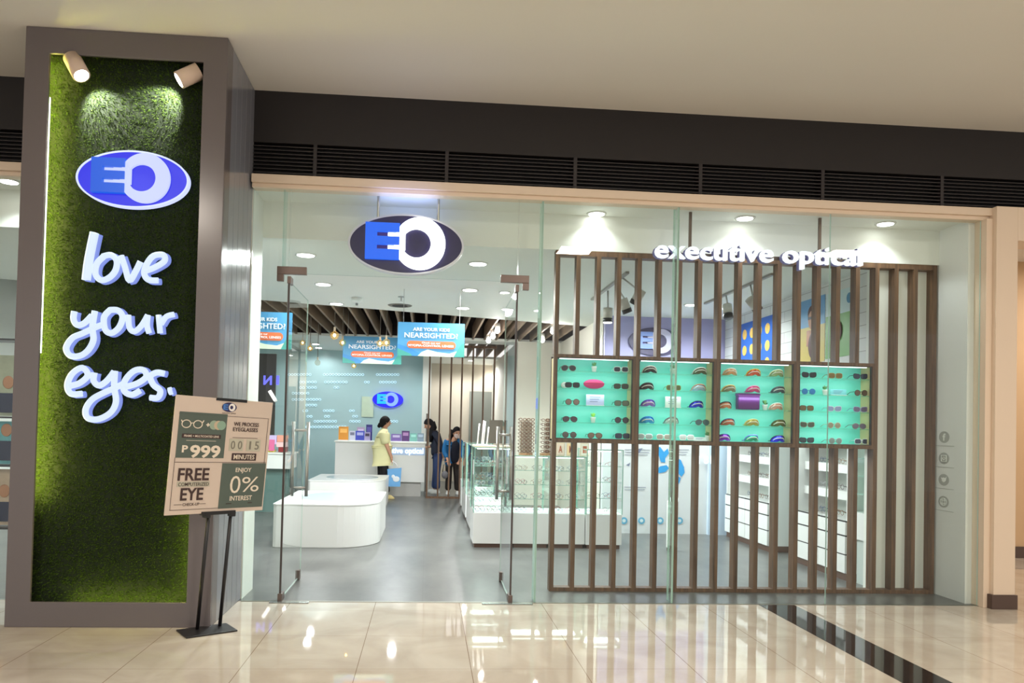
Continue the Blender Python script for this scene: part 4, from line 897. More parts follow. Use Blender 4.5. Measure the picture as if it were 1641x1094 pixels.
# glass counters
KICK = mat('kick_brown', (96, 72, 60), .5); GEDG = mat('case_edge_green', (128, 172, 156), .2); LEDW = emat('case_led_lit', (245, 255, 252), 5)
ORD = ['first', 'second', 'third', 'fourth', 'fifth', 'sixth', 'seventh', 'eighth']
CN = ['taupe-rimmed', 'black-rimmed', 'tan-rimmed', 'blue-rimmed', 'silver-rimmed', 'red-rimmed', 'teal-rimmed']
FRC = [(120, 110, 108), (60, 56, 60), (150, 120, 96), (90, 110, 140), (190, 190, 195), (160, 60, 70), (50, 90, 110)]
def showcase(x0, x1, y0, y1, zb, zt, shelves, lab, slab=None, desc='', npx=4, nfill=2):
    t = thing('glass_showcase', lab, 'showcase', ((x0+x1)/2, (y0+y1)/2, 0), 'glass counters in the middle of the shop')
    box('base', WHITEG, x0, x1, y0, y1, .05, zb, t, .003); box('kick_plate', KICK, x0+.02, x1-.02, y0+.02, y1-.02, 0, .05, t)
    g = MB(); th = .006
    g.box(x0, x1, y0, y0+th, zb, zt); g.box(x0, x1, y1-th, y1, zb, zt); g.box(x0, x0+th, y0+th, y1-th, zb, zt); g.box(x1-th, x1, y0+th, y1-th, zb, zt); g.build('glass_panes', GLASSIN, t)
    box('glass_top', GLASSIN if not slab else mat('cream_slab', (222, 208, 180), .4), x0, x1, y0, y1, zt, zt+(.008 if not slab else .02), t)
    e = MB(); w = .005
    for x in (x0, x1):
        for y in (y0, y1): e.box(x-w, x+w, y-w, y+w, zb, zt)
    for z in (zt,):
        for y in (y0, y1): e.box(x0, x1, y-w, y+w, z-w, z+w)
        for x in (x0, x1): e.box(x-w, x+w, y0, y1, z-w, z+w)
    e.build('edge_trim', GEDG, t)
    box('floor_lining', mat('case_lining_white', (236, 242, 240), .4), x0+.01, x1-.01, y0+.01, y1-.01, zb, zb+.008, t)
    box('led_bar', LEDW, x0+.03, x1-.03, y0+.012, y0+.02, zt-.02, zt-.012, t)
    lamp('showcase_lamp', 'AREA', ((x0+x1)/2, (y0+y1)/2, zt-.02), 3*(x1-x0)/.5, (.88, 1, .97), parent=t, target=((x0+x1)/2, (y0+y1)/2, 0), size=max(.1, x1-x0-.1), sizey=.2)
    zs = [zb+.008]+[zb+(zt-zb)*(k+1)/(shelves+1) for k in range(shelves)]
    for z in zs[1:]:
        sh = box('glass_shelf', GLASSIN, x0+.01, x1-.01, y0+.02, y1-.02, z-.006, z, t); box('shelf_edge', GEDG, x0+.01, x1-.01, y0+.016, y0+.0195, z-.006, z, sh)
    rr = random.Random(int(x0*100+y0*10))
    nx = max(1, int((x1-x0-.03)/.148)); ny = max(1, min(nfill, int((y1-y0)/.2)))
    for z in zs:
        for i in range(nx):
            for j in range(ny):
                x = x0+.01+(i+.5)*(x1-x0-.02)/nx; y = y0+.07+j*.2
                ci = rr.randrange(len(FRC)); lv = zs.index(z)
                put_eyewear('clear', (255, 255, 255), FRC[ci], (x, y, z+.001), '%s eyeglasses, %s, %s from the left, %s row, %s' % (CN[ci], 'case floor' if lv == 0 else ORD[lv-1]+' shelf up', ORD[i], ['front', 'second', 'third'][j], desc), 'eyeglasses in the ' + desc, rr.uniform(-.08, .08), .98)
    return t
showcase(.60, 1.08, 9.60, 10.25, .43, 1.235, 3, 'tall glass showcase at the left front corner of the counters, cream top', True, 'left corner showcase')
showcase(1.09, 1.545, 9.62, 10.2, .43, 1.14, 3, 'lower glass showcase, left of the two middle ones, seen behind the slats', None, 'left middle showcase')
showcase(1.555, 2.0, 9.62, 10.2, .43, 1.14, 3, 'lower glass showcase, right of the two middle ones, under the framed prints', None, 'right middle showcase')
showcase(2.01, 2.465, 9.60, 10.2, .43, 1.235, 3, 'glass showcase at the right end of the counters', None, 'right end showcase')
showcase(.64, 1.08, 10.6, 12.0, .43, 1.22, 2, 'glass showcase behind the front left one along the aisle', None, 'second aisle showcase', nfill=3)
showcase(.64, 1.08, 12.3, 13.6, .43, 1.22, 2, 'farthest glass showcase along the aisle', None, 'farthest aisle showcase', nfill=3)
t = thing('low_cabinet', 'small white low cabinet at the far end of the aisle counters', 'cabinet', (.78, 14.3, 0)); box('body', WHITEG, .655, .95, 14.2, 14.7, .04, .50, t, .004); box('plinth', KICK, .68, .93, 14.22, 14.68, 0, .04, t)
# clear tray with jewellery inside the corner case
# rotating racks of sunglasses on the counter
def rack(x, y, z0, z1, w, lab, n=10):
    t = thing('sunglasses_rack', lab, 'sunglasses rack', (x, y, z0))
    MB().cyl((x, y, z0), (x, y, z0+.02), .09, 20).build('base', mat('rack_wood', (150, 110, 70), .5), t)
    box('column', cm((206, 200, 186)), x-w/2+.02, x+w/2-.02, y-.02, y+.02, z0+.02, z1, t)
    m = mat('rack_tortoise', (104, 66, 42), .25, noise=.5, nscale=60); mb = MB()
    for k in range(n):
        z = z0+.045+(z1-z0-.07)*k/(n-1)
        for xo in (-w*.27, w*.27):
            for s_ in (-1, 1):
                c_ = x+xo+s_*.026; mb.tube([(c_+.022*math.cos(a*.785), y-.035, z+.017*math.sin(a*.785)) for a in range(8)], .0045, 5, closed=True)
                mb.tube([(c_+s_*.022, y-.035, z+.008), (c_+s_*.026, y+.05, z)], .004, 4)
    mb.build('hanging_glasses', m, t)['kind'] = 'stuff'
rack(1.265, 9.85, 1.148, 1.62, .19, 'brown rack crowded with tortoise sunglasses on the glass counter')
rack(1.55, 9.95, 1.148, 1.62, .12, 'narrow clear rack beside the tortoise sunglasses rack', 8)
t = thing('counter_mirror', 'dark square mirror on the front left showcase', 'mirror', (.92, 9.95, 1.255)); box('mirror_glass', mat('mirror_dark', (92, 88, 80), .15, .3), .80, 1.03, 9.94, 9.955, 1.28, 1.58, t); box('foot', CHROME, .86, .97, 9.9, 10.0, 1.255, 1.28, t)
t = thing('glasses_stand', 'white plastic glasses stand with prongs on the front left showcase', 'display stand', (.70, 9.85, 1.255))
MB().box(.63, .78, 9.8, 9.9, 1.255, 1.27).build('base', WHITEG, t)
for xx, hh in ((.645, .26), (.70, .30), (.72, .29), (.765, .22)): MB().tube([(xx, 9.85, 1.27), (xx+.02, 9.84, 1.27+hh)], .009, 8).build('prong', WHITEG, t, True)
for px, lab, col, ch in ((898, 'small pale framed print with a red letter on the middle counter', (226, 206, 186), 'A'), (915, 'cream framed print with brown figures on the middle counter', (232, 206, 160), 'M'), (937, 'white framed print at the right of the middle counter', (226, 222, 206), 'I')):
    q = onY(px, 720, 9.85); t = thing('framed_print', lab, 'framed print', (q.x, 9.85, 1.148)); box('frame', cm((206, 190, 160)), q.x-.055, q.x+.055, 9.85, 9.865, 1.148, 1.31, t); box('print', cm(col), q.x-.047, q.x+.047, 9.845, 9.85, 1.156, 1.30, t)
    text(ch, 'lettering', mat('print_rust', (170, 90, 60), .5), (q.x, 9.843, 1.228), XA, ZA, .05, .09, .002, t, .02)

# feature wall: big logo, world map, icons, lettering
t = thing('eye_logo_sign', 'large dark oval EO logo on the lavender feature wall', 'logo sign', (3.25, 11.1, 2.7))
q = onY(1050, 547, 11.08); wq = (onY(1092, 547, 11.08)-onY(1008, 547, 11.08)).length
eo_logo(t, q.x, 11.09, q.z, wq, mat('wall_logo_dark', (70, 62, 100), .4), mat('wall_logo_e', (120, 150, 225), .4), mat('wall_logo_slot', (66, 54, 120), .4), mat('wall_logo_ring', (196, 192, 218), .4), mat('wall_logo_rim', (60, 54, 92), .4), .03)
MAPB = mat('map_blue', (40, 150, 214), .4, noise=.12, nscale=9); TXT = mat('wall_print_grey', (120, 128, 150), .5)
t = thing('world_map_decal', 'blue brushed world map decal on the white lower feature wall', 'wall decal', (3.4, 11.07, .9)); Ym = 11.07
def blob(pts, m, name='landmass'):
    Q = [onY(x, y, Ym) for x, y in pts]; MB().prism([(p.x, p.z) for p in Q], Ym-.002, Ym+.001).build(name, m, t)
blob([(1051,716),(1058,716),(1064,724),(1070,718),(1072,726),(1066,734),(1066,741),(1059,740),(1056,730),(1051,724)], MAPB); blob([(1052,752),(1058,747),(1068,745),(1072,750),(1066,756),(1056,758)], MAPB)
blob([(1084,733),(1091,737),(1096,748),(1097,757),(1092,764),(1086,757),(1084,745)], MAPB); blob([(1086,762),(1091,766),(1088,775),(1084,773)], MAPB); blob([(1020,719),(1030,718),(1024,726),(1019,728)], TXT, 'small_island'); blob([(1003,745),(1010,741),(1008,747)], TXT, 'small_island')
mb = MB()
for k in range(5):
    for x0, x1 in ((1001, 1042), (1084, 1104)):
        if x0 == 1084 and k > 2: continue
        a, b = onY(x0, 720+k*4+(48 if x0 == 1001 and k > 2 else 0), Ym), onY(x1-k*2, 720+k*4, Ym); mb.box(a.x, b.x, Ym-.001, Ym+.002, a.z-.004, a.z+.003)
mb.build('small_print', TXT, t)
for px, lab in ((1000, 'pale blue round icon low on the feature wall, leftmost'), (1028, 'blue round bird icon low on the feature wall'), (1058, 'blue round camera icon low on the feature wall'), (1089, 'pale round icon low on the feature wall, rightmost')):
    q = onY(px, 834, Ym); t = thing('wall_icon', lab, 'wall decal', (q.x, Ym, q.z))
    MB().prism(circ(q.x, q.z, .05, n=24), Ym-.002, Ym+.001).build('disc', mat('icon_blue', (100, 172, 206), .5), t); MB().prism(circ(q.x, q.z, .026, n=8), Ym-.004, Ym-.002).build('glyph', mat('icon_pale', (206, 226, 232), .5), t)
a = onY(1128, 726, 11.05); t = thing('mirrored_lettering', 'mirrored white letters T81 on the feature wall by the blue panel', 'sign', (a.x, 11.04, a.z))
for ch, px in (('1', 1141), ('8', 1132), ('T', 1120)): q = onY(px, 736.5, 11.01); text(ch, 'lettering', emat('wall_letters_lit', (240, 246, 255), 1.4), q, XA, ZA, .075 if ch != '1' else .04, .12, .01, t, .04, mirror=True)
# white post in front of the feature wall
t = thing('floor_standing_mirror', 'narrow white floor post with mirrored top before the feature wall', 'mirror post', (3.3, 9.95, 0))
q = onZ(1079, 884, 0); box('body', WHITEG, q.x-.055, q.x+.055, q.y, q.y+.12, .04, .62, t, .003); box('kick_plate', KICK, q.x-.05, q.x+.05, q.y+.01, q.y+.11, 0, .04, t); box('mirror_glass', mat('post_mirror', (150, 140, 128), .1, .6), q.x-.05, q.x+.05, q.y+.05, q.y+.06, .62, 1.4, t); box('lamp_cap', emat('post_lamp', (245, 255, 255), 2.5), q.x-.05, q.x+.05, q.y-.005, q.y+.03, .62, .67, t)

# posters high on the right wall
def wall_quad(x, y0, y1, z0, z1, m, name, parent): return box(name, m, x-.004, x, y0, y1, z0, z1, parent)
XW = 4.34
t = thing('wall_poster', 'blue poster with rows of yellow sunglasses on the right wall', 'poster', (XW, 10, 2.7))
wall_quad(XW, 9.52, 10.55, 2.25, 3.0, mat('poster_blue', (36, 98, 190), .4), 'sheet', t); mb = MB()
for i in range(4):
    for j in range(3): mb.cyl((XW-.008, 9.66+i*.24, 2.4+j*.22), (XW-.004, 9.66+i*.24, 2.4+j*.22), .07, 14)
mb.build('yellow_glasses_print', mat('poster_yellow', (226, 180, 84), .5, noise=.3, nscale=20), t)
t = thing('wall_poster', 'blue and yellow poster of a model in sunglasses on the right wall', 'poster', (XW, 8.5, 2.7))
wall_quad(XW, 8.22, 8.79, 2.72, 3.04, mat('poster_sky', (96, 158, 206), .4), 'sheet', t); wall_quad(XW, 8.22, 8.79, 2.30, 2.72, mat('poster_ochre', (214, 190, 96), .4), 'sheet', t)
SK = mat('poster_skin', (206, 152, 122), .5); HR = mat('poster_hair', (88, 44, 30), .5)
mb = MB(); mb.sphere((XW-.01, 8.5, 2.80), .085, 14, 10, .08, 1, 1.35); mb.box(XW-.008, XW-.004, 8.38, 8.62, 2.5, 2.68); mb.build('portrait_print', SK, t, True); MB().sphere((XW-.008, 8.5, 2.87), .10, 14, 10, .06, 1, .9).sphere((XW-.014, 8.47, 2.5), .1, 14, 10, .06, 1, 1.5).build('hair_print', HR, t, True)
MB().box(XW-.02, XW-.016, 8.43, 8.57, 2.80, 2.83).build('sunglasses_print', BLACK, t)
t = thing('wall_poster', 'green and white poster with a round blue mark on the right wall', 'poster', (XW, 7.9, 2.7))
wall_quad(XW, 7.56, 8.20, 2.78, 3.03, mat('poster_pale', (206, 224, 226), .4), 'sheet', t); wall_quad(XW, 7.56, 8.20, 2.32, 2.78, mat('poster_green', (120, 176, 96), .4), 'sheet', t)
MB().cyl((XW-.008, 7.72, 2.92), (XW-.004, 7.72, 2.92), .055, 20).build('round_mark', mat('poster_mark', (60, 130, 170), .4), t); MB().sphere((XW-.01, 7.92, 2.60), .07, 14, 10, .08, 1, 1.5).build('portrait_print', HR, t, True); text('VH', 'lettering', mat('poster_letter', (180, 196, 200), .5), (XW-.006, 8.05, 2.92), (0, -1, 0), ZA, .18, .12, .002, t, 0)

# right wall shelving with drawers
def wall_unit(y0, y1, lab, desc):
    t = thing('wall_display_unit', lab, 'display unit', (4.5, (y0+y1)/2, 0), 'white display units on the right wall'); x0, x1 = 4.30, 4.735
    box('plinth', KICK, x0+.03, x1, y0, y1, 0, .075, t); box('carcass', WHITEG, x0+.02, x1, y0, y1, .075, .60, t)
    n = max(1, round((y1-y0)/.62)); w = (y1-y0)/n
    for i in range(n):
        for z0, z1 in ((.08, .262), (.275, .452), (.468, .60)):
            dr = box('drawer', WHITEG, x0, x0+.02, y0+i*w+.004, y0+(i+1)*w-.004, z0, z1, t)
            box('drawer_gap', BLACK, x0+.004, x0+.022, y0+i*w+.004, y0+(i+1)*w-.02, z1, z1+.013, dr)
    box('back_panel', mat('unit_back', (206, 212, 206), .5), x1-.02, x1, y0, y1, .60, 2.2, t)
    for y in (y0, y1-.02): box('side_panel', WHITEG, x0+.02, x1, y, y+.02, .60, 2.2, t)
    for k, z in enumerate((.62, .90, 1.18, 1.46)):
        if k: box('shelf', WHITEG, x0+.10, x1, y0+.02, y1-.02, z-.09, z, t)
        ny = int((y1-y0-.1)/.19)
        for i in range(ny):
            ci = random.randrange(5)
            o = put_eyewear('clear', (255, 255, 255), FRC[ci], (x0+.22, y0+.12+i*.19, z+.002), '%s eyeglasses, %s from the window end, %s shelf up, %s' % (CN[ci], ORD[i], ORD[k], desc), 'eyeglasses on the ' + desc, R(-90), 1.1)
    lamp('unit_lamp', 'AREA', (x0+.06, (y0+y1)/2, 2.1), 14, (.9, 1, .97), parent=t, target=(x0+.25, (y0+y1)/2, .6), size=.1, sizey=y1-y0-.1)
wall_unit(7.68, 8.78, 'nearer white wall unit with drawers and eyeglasses shelves behind the slats', 'nearer wall unit')
wall_unit(9.50, 10.9, 'farther white wall unit with drawers and shelves beside the pale panel', 'farther wall unit')
t = thing('mirror_panel', 'grey-green mirror panel between the two white wall units', 'mirror', (4.6, 9.1, 0)); box('mirror_glass', mat('panel_mirror', (176, 190, 186), .12, .2), 4.60, 4.62, 8.8, 9.48, .06, 2.2, t); box('skirting', WHITEG, 4.58, 4.64, 8.8, 9.48, 0, .06, t)
MB().cyl((4.585, 9.1, .62), (4.598, 9.1, .62), .04, 16).build('round_sticker', mat('sticker_blue', (80, 160, 200), .5), t)
t = thing('glass_wall_case', 'small green glass case on a white base right behind the slat screen', 'showcase', (4.5, 7.48, 0)); box('base', WHITEG, 4.34, 4.73, 7.32, 7.64, .45, .72, t); box('glass_panes', GLASSIN, 4.34, 4.73, 7.32, 7.64, .72, 1.36, t)
for z in (.9, 1.08, 1.26): box('glass_shelf', SHELF, 4.36, 4.71, 7.34, 7.62, z, z+.006, t)
for z in (.72, .906, 1.086, 1.266):
    for y in (7.42, 7.55): put_eyewear('clear', (255, 255, 255), FRC[4], (4.5, y, z+.002), 'silver-rimmed eyeglasses, %s row at height level %s, in the small green glass case' % ('front' if y < 7.5 else 'rear', {.72: 'one', .906: 'two', 1.086: 'three', 1.266: 'four'}[z]), 'eyeglasses in the small green glass case', R(-90), 1.0)
box('leg_panel', mat('case_leg_pale', (200, 210, 206), .4), 4.38, 4.70, 7.36, 7.60, 0, .45, t)

# track lights
def track(x, y0, y1, lab):
    t = thing('light_track', lab, 'light track', (x, (y0+y1)/2, 3.15)); box('rail', mat('track_grey', (150, 148, 144), .4), x-.018, x+.018, y0, y1, 3.125, 3.15, t); return t
track(2.05, 7.95, 9.7, 'left ceiling light track behind the slat screen'); track(3.52, 7.75, 9.7, 'right ceiling light track behind the slat screen')
def head(px, py, Y, tx, lit, lab, dirv, trx):
    q = onY(px, py, Y); t = thing('track_spotlight', lab, 'spotlight', (q.x, q.y, 3.13), 'track spotlights'); d = Vector(dirv).normalized()
    MB().tube([(trx, Y, 3.13), (q.x, Y, q.z+.06), q], .010, 8).build('arm', CHROME, t, True)
    h_ = MB().cyl(q-d*.07, q+d*.05, .055, 20).build('housing', mat('track_head_pale', (206, 202, 194), .35), t, True); MB().cyl(q+d*.05, q+d*.10, .056, 20).build('front_collar', BLACK, t, True)
    if lit: MB().cyl(q+d*.10, q+d*.104, .05, 20).build('lens', LAMPW, t); lamp('track_lamp', 'SPOT', q+d*.12, 14, (1, .97, .92), parent=t, target=q+d*3, spot=60, size=.04)
head(974, 503, 9.0, 0, 1, 'lit track spotlight pointing straight down, behind the third slat', (0, 0, -1), 2.09)
head(1001, 488, 8.7, 0, 0, 'track spotlight with black collar behind the fourth slat', (.4, .1, -.9), 2.12)
head(1023, 474, 8.2, 0, 0, 'pale track spotlight turned away behind the fifth slat', (-.3, .3, -.7), 2.06)
head(1166, 497, 9.0, 0, 0, 'track spotlight on the right track, farther one', (0, -.3, -.9), 3.52)
head(1207, 486, 8.3, 0, 0, 'track spotlight on the right track tilted right, nearer one', (.6, .2, -.6), 3.52)
# small spots in the dark recess
for px, py, Y, lab in ((797, 530, 12.6, 'bright little spotlight in the slatted recess, upper one of three'), (790, 539, 13.4, 'bright little spotlight in the slatted recess, middle one of three'), (783, 546, 14.2, 'bright little spotlight in the slatted recess, lowest of three'),
                   (886, 531, 12.4, 'bright spotlight in the recess next to the first slat'), (869, 545, 13.6, 'bright little spotlight in the recess behind the glass fin')):
    q = onY(px, py, Y); t = thing('recess_spotlight', lab, 'spotlight', (q.x, q.y, 3.2), 'recess spotlights'); MB().cyl(q+Vector((0, 0, .0)), q+Vector((0, .0, .12)), .045, 14).build('housing', WHITEG, t, True); MB().sphere(q, .043, 12, 8).build('lens', LAMPON, t, True); MB().cyl(q+Vector((0, 0, .12)), (q.x, q.y, 3.745), .008, 8).build('stem', CHROME, t)
    lamp('recess_lamp', 'POINT', q+Vector((0, -.08, -.06)), 7, (1, .92, .88), parent=t, size=.04)

# left part: counter with boxes, dark panel with lit letters, poster display in the far left window
t = thing('side_counter', 'white counter at the left of the shop seen behind the stand sign', 'counter', (-2.9, 13.2, 0)); box('body', WHITEG, -3.9, -2.22, 13.0, 13.6, .72, .96, t); box('leg_panel', mat('counter_shadow_teal', (96, 124, 120), .4), -3.85, -2.25, 13.1, 13.55, 0, .72, t); box('countertop', WHITE, -3.92, -2.20, 12.98, 13.62, .96, .985, t)  # dark teal of the leg panel stands for shade below the counter
for px0, px1, py0, py1, col, lab in ((432, 444, 697, 712, (206, 190, 232), 'lilac box on the left counter'), (433, 441, 704, 722, (226, 110, 160), 'pink box on the left counter'), (445, 459, 697, 708, (230, 160, 140), 'salmon box, topmost of the stack on the left counter'), (444, 459, 708, 716, (236, 200, 200), 'pale box in the middle of the stack on the left counter'), (447, 459, 716, 724, (130, 40, 44), 'dark red box at the bottom of the stack on the left counter'), (430, 440, 720, 725, (230, 226, 90), 'yellow flat box on the left counter')):
    a, b = onY(px0, py0, 13.15), onY(px1, py1, 13.15); z0 = max(.985, b.z); tag(box('product_box', cm(col), a.x, b.x, 13.1 if 'pink' not in lab else 13.05, 13.3 if 'pink' not in lab else 13.09, z0, max(z0+.03, a.z), bevel=.002), lab, 'box', 'boxes on the left counter')
a, b = onY(412, 566, 14.5), onY(440, 660, 14.5)
t = thing('dark_display_panel', 'tall dark display panel with mirrored violet letters at the left of the shop', 'display panel', ((a.x+b.x)/2, 14.5, 0)); box('panel', mat('dark_olive_panel', (44, 42, 38), .6), a.x, b.x, 14.5, 14.56, 0, a.z, t)
for px, ch in ((429, 'N'), (445, 'I')): q = onY(px, 609, 14.45); text(ch, 'lettering', emat('violet_letters_lit', (110, 110, 245), 1.3), q, XA, ZA, .15 if ch == 'N' else .05, .17, .03, t, .03, mirror=True)
t = thing('tube_lamp', 'slanted white light tube under the mirrored violet letters', 'tube lamp', onY(437, 634, 14.4)); MB().tube([onY(432, 626, 14.4), onY(441, 641, 14.4)], .03, 10).build('tube', emat('tube_lit', (255, 250, 245), 3), t); MB().tube([onY(441, 641, 14.4), onY(441.6, 642, 14.48)], .032, 10).build('socket', CHROME, t)
# window display left of the pillar
t = thing('window_display_rack', 'dark metal shelf rack with posters in the window left of the pillar', 'display rack', (-3.9, 7.5, 0))
for x in (-4.7, -3.70): box('upright', BLACK, x-.01, x+.01, 7.38, 7.42, 0, 2.2, t)
for z in (.475, 1.04, 1.48, 2.19): box('shelf', mat('rack_shelf', (60, 60, 64), .4), -4.7, -3.69, 7.36, 7.62, z-.012, z+.004, t)
for z0, z1, col, lab in ((1.50, 2.05, (190, 196, 176), 'pale green printed poster on the upper rack shelf, left window'), (1.06, 1.44, (120, 190, 200), 'turquoise printed poster on the middle rack shelf, left window'), (.50, 1.0, (214, 190, 170), 'poster of a person in a suit on the lower rack shelf, left window')):
    t = thing('display_poster', lab, 'poster', (-4.1, 7.5, z0)); box('sheet', mat('rack_poster_%d' % int(z0*100), col, .4, noise=.35, nscale=9), -4.6, -3.74, 7.48, 7.49, z0-.012, z1, t); mb = MB(); mb.sphere((-3.86, 7.475, z0+.3), .05, 12, 8, 1, .08, 1.2); mb.build('portrait_print', SK, t, True); MB().prism([(-3.96, z0+.02), (-3.78, z0+.02), (-3.80, z0+.2), (-3.93, z0+.2)], 7.472, 7.48).build('suit_print', cm((50, 56, 84)), t)

# ================================================================== PEOPLE
def skin_obj(name, J, E, m, parent, levels=2, root=0):
    me = bpy.data.meshes.new(name); off = wloc(parent)
    me.from_pydata([tuple(Vector(j[:3])-off) for j in J], E, []); me.materials.append(m)
    o = bpy.data.objects.new(name, me); C.objects.link(o); o.parent = parent
    md = o.modifiers.new('skin', 'SKIN'); md.use_smooth_shade = True; md.branch_smoothing = .4
    sv = me.skin_vertices[0].data
    for i, j in enumerate(J): sv[i].radius = (j[3], j[4] if len(j) > 4 else j[3]); sv[i].use_root = (i == root)
    s = o.modifiers.new('subdivision', 'SUBSURF'); s.levels = levels; s.render_levels = levels
    return o
SKIN = mat('skin_tan', (196, 146, 118), .5); HAIR = mat('hair_black', (20, 16, 18), .75, spec=.2)
def head_geo(parent, c, face, skinm=SKIN, mask=False, bun=False, longhair=None, r=.098):
    """head, nose, ears, eyes, mouth and hair; c = head centre, face = unit direction"""
    c = Vector(c); f = Vector(face).normalized(); s_ = f.cross(ZA).normalized(); u = s_.cross(f)
    mb = MB(); n, m_ = 20, 16
    for i in range(m_+1):
        th = math.pi*i/m_
        for k in range(n):
            ph = 2*math.pi*k/n; a, b, z = math.sin(th)*math.cos(ph), math.sin(th)*math.sin(ph), math.cos(th)
            w = 1 if z > -.1 else 1-.28*(-z-.1)
            ff = 1.0+(.05 if a > 0 and z < 0 else 0)
            p = c+f*(a*r*1.08*w*ff)+s_*(b*r*.84*w)+u*(z*r*1.28); mb.v.append(tuple(p))
    for i in range(m_):
        for k in range(n): k2 = (k+1) % n; mb.face((i*n+k, i*n+k2, (i+1)*n+k2, (i+1)*n+k))
    hd = mb.build('head', skinm, parent, True)
    mb = MB(); mb.tube([c+f*r*.98+u*r*.15, c+f*r*1.28-u*r*.22, c+f*r*1.02-u*r*.34], [.008, .014, .008], 8)
    for k in (-1, 1): mb.sphere(c+s_*(k*r*.84)-u*r*.05, .022, 8, 6, .5, .7, 1.2)
    mb.build('nose_and_ears', skinm, hd, True)
    mb = MB()
    for k in (-1, 1): mb.sphere(c+f*r*.97+s_*(k*r*.34)+u*r*.05, .009, 8, 6); mb.tube([c+f*r*1.0+s_*(k*r*.2)+u*r*.25, c+f*r*.93+s_*(k*r*.5)+u*r*.25], .004, 5)
    mb.build('eyes', HAIR, hd, True)
    if mask:
        mb = MB(); n = 10
        P = [c+f*r*1.12+u*r*.0, c+f*r*1.0+s_*r*.45-u*r*.02, c+f*r*.6+s_*r*.78-u*r*.2, c+f*r*.6+s_*r*.72-u*r*.7, c+f*r*.95+s_*r*.35-u*r*1.05, c+f*r*1.05-u*r*1.15]
        Q = [v-2*s_*((v-c).dot(s_)) for v in P]; q = c+f*r*1.38-u*r*.5
        L = P+Q[::-1]; idx = len(mb.v); mb.v.append(tuple(q)); mb.v += [tuple(v) for v in L]
        for k in range(len(L)): mb.face((0, 1+k, 1+(k+1) % len(L)))
        mb.build('face_mask', mat('mask_pale', (226, 206, 200), .6), hd, True)
    else: MB().tube([c+f*r*1.0-u*r*.6+s_*r*.22, c+f*r*1.06-u*r*.62, c+f*r*1.0-u*r*.6-s_*r*.22], .005, 6).build('mouth', mat('lips', (150, 80, 76), .5), hd, True)
    mb = MB(); n, m_ = 20, 10
    for i in range(m_+1):
        for k in range(n):
            ph = 2*math.pi*k/n; a0 = math.cos(ph)
            lim = math.pi*(.34+.46*(1-a0)/2) ; th = lim*i/m_; a, b, z = math.sin(th)*a0, math.sin(th)*math.sin(ph), math.cos(th)
            mb.v.append(tuple(c+f*(a*r*1.17-r*.03)+s_*(b*r*.98)+u*(z*r*1.38)))
    for i in range(m_):
        for k in range(n): k2 = (k+1) % n; mb.face((i*n+k, i*n+k2, (i+1)*n+k2, (i+1)*n+k))
    if bun: mb.sphere(c-f*r*1.25-u*r*.75, .038, 12, 8); mb.sphere(c-f*r*1.0-u*r*.5, .05, 12, 8)
    mb.build('hair', HAIR, parent, True)
    if longhair: MB().tube([Vector(p) for p in longhair[0]], longhair[1], 12).build('hair_length', HAIR, parent, True)
def hand_geo(J, E, wrist_i, w, d, side, r=.013):
    """appends palm, five fingers to a joint list; d = pointing direction, side = palm width direction"""
    w = Vector(w); d = Vector(d).normalized(); s_ = Vector(side).normalized(); pc = w+d*.055
    J.append((*pc, .026, .018)); E.append((wrist_i, len(J)-1)); base = len(J)-1
    for k, (o_, l) in enumerate(((-.027, .055), (-.009, .065), (.009, .06), (.027, .048))):
        a = pc+d*.035+s_*o_; b = a+d*l*.55; c_ = b+(d*.6+s_.cross(d)*.6).normalized()*l*.45
        n0 = len(J); J.extend([(*a, .0105), (*b, .009), (*c_, .0075)]); E.extend([(base, n0), (n0, n0+1), (n0+1, n0+2)])
    a = w+d*.025-s_*.03; b = a+(d*.7-s_*.6).normalized()*.045; n0 = len(J); J.extend([(*a, .013), (*b, .010)]); E.extend([(base, n0), (n0, n0+1)])
def person(name, lab, base, body, bodyE, hands, clothes, head, shoes, skinm=SKIN):
    t = thing('person', lab, 'person', base); B = Vector(base)
    J = [(B.x+j[0], B.y+j[1], B.z+j[2], *j[3:]) for j in body]; E = list(bodyE)
    for wi, d, sd in hands: hand_geo(J, E, wi, J[wi][:3], d, sd)
    skin_obj('body', J, E, skinm, t)
    for nm, cj, ce, m in clothes:
        skin_obj(nm, [(B.x+j[0], B.y+j[1], B.z+j[2], *j[3:]) for j in cj], ce, m, t)
    for p, d in shoes[0]:
        p = B+Vector(p); d = Vector(d).normalized(); s_ = Vector((-d.y, d.x, 0)); mb = MB()
        n, m_ = 14, 6
        for i in range(m_+1):
            z = [0, .012, .03, .05, .065, .078, .082][i]; sc = [1, 1.03, 1, .92, .78, .55, .35][i]
            for k in range(n):
                a = 2*math.pi*k/n; L = .125*math.cos(a)*sc*(1 if math.cos(a) < 0 or i < 3 else .8); mb.v.append(tuple(p+d*(L+.035)+s_*(.045*math.sin(a)*sc)+ZA*z))
        for i in range(m_):
            for k in range(n): k2 = (k+1) % n; mb.face((i*n+k, i*n+k2, (i+1)*n+k2, (i+1)*n+k))
        mb.face(range(n)); mb.face([m_*n+k for k in range(n)]); mb.build('shoe', shoes[1], t, True)
    head_geo(t, B+Vector(head[0]), head[1], skinm, **head[2])
    return t
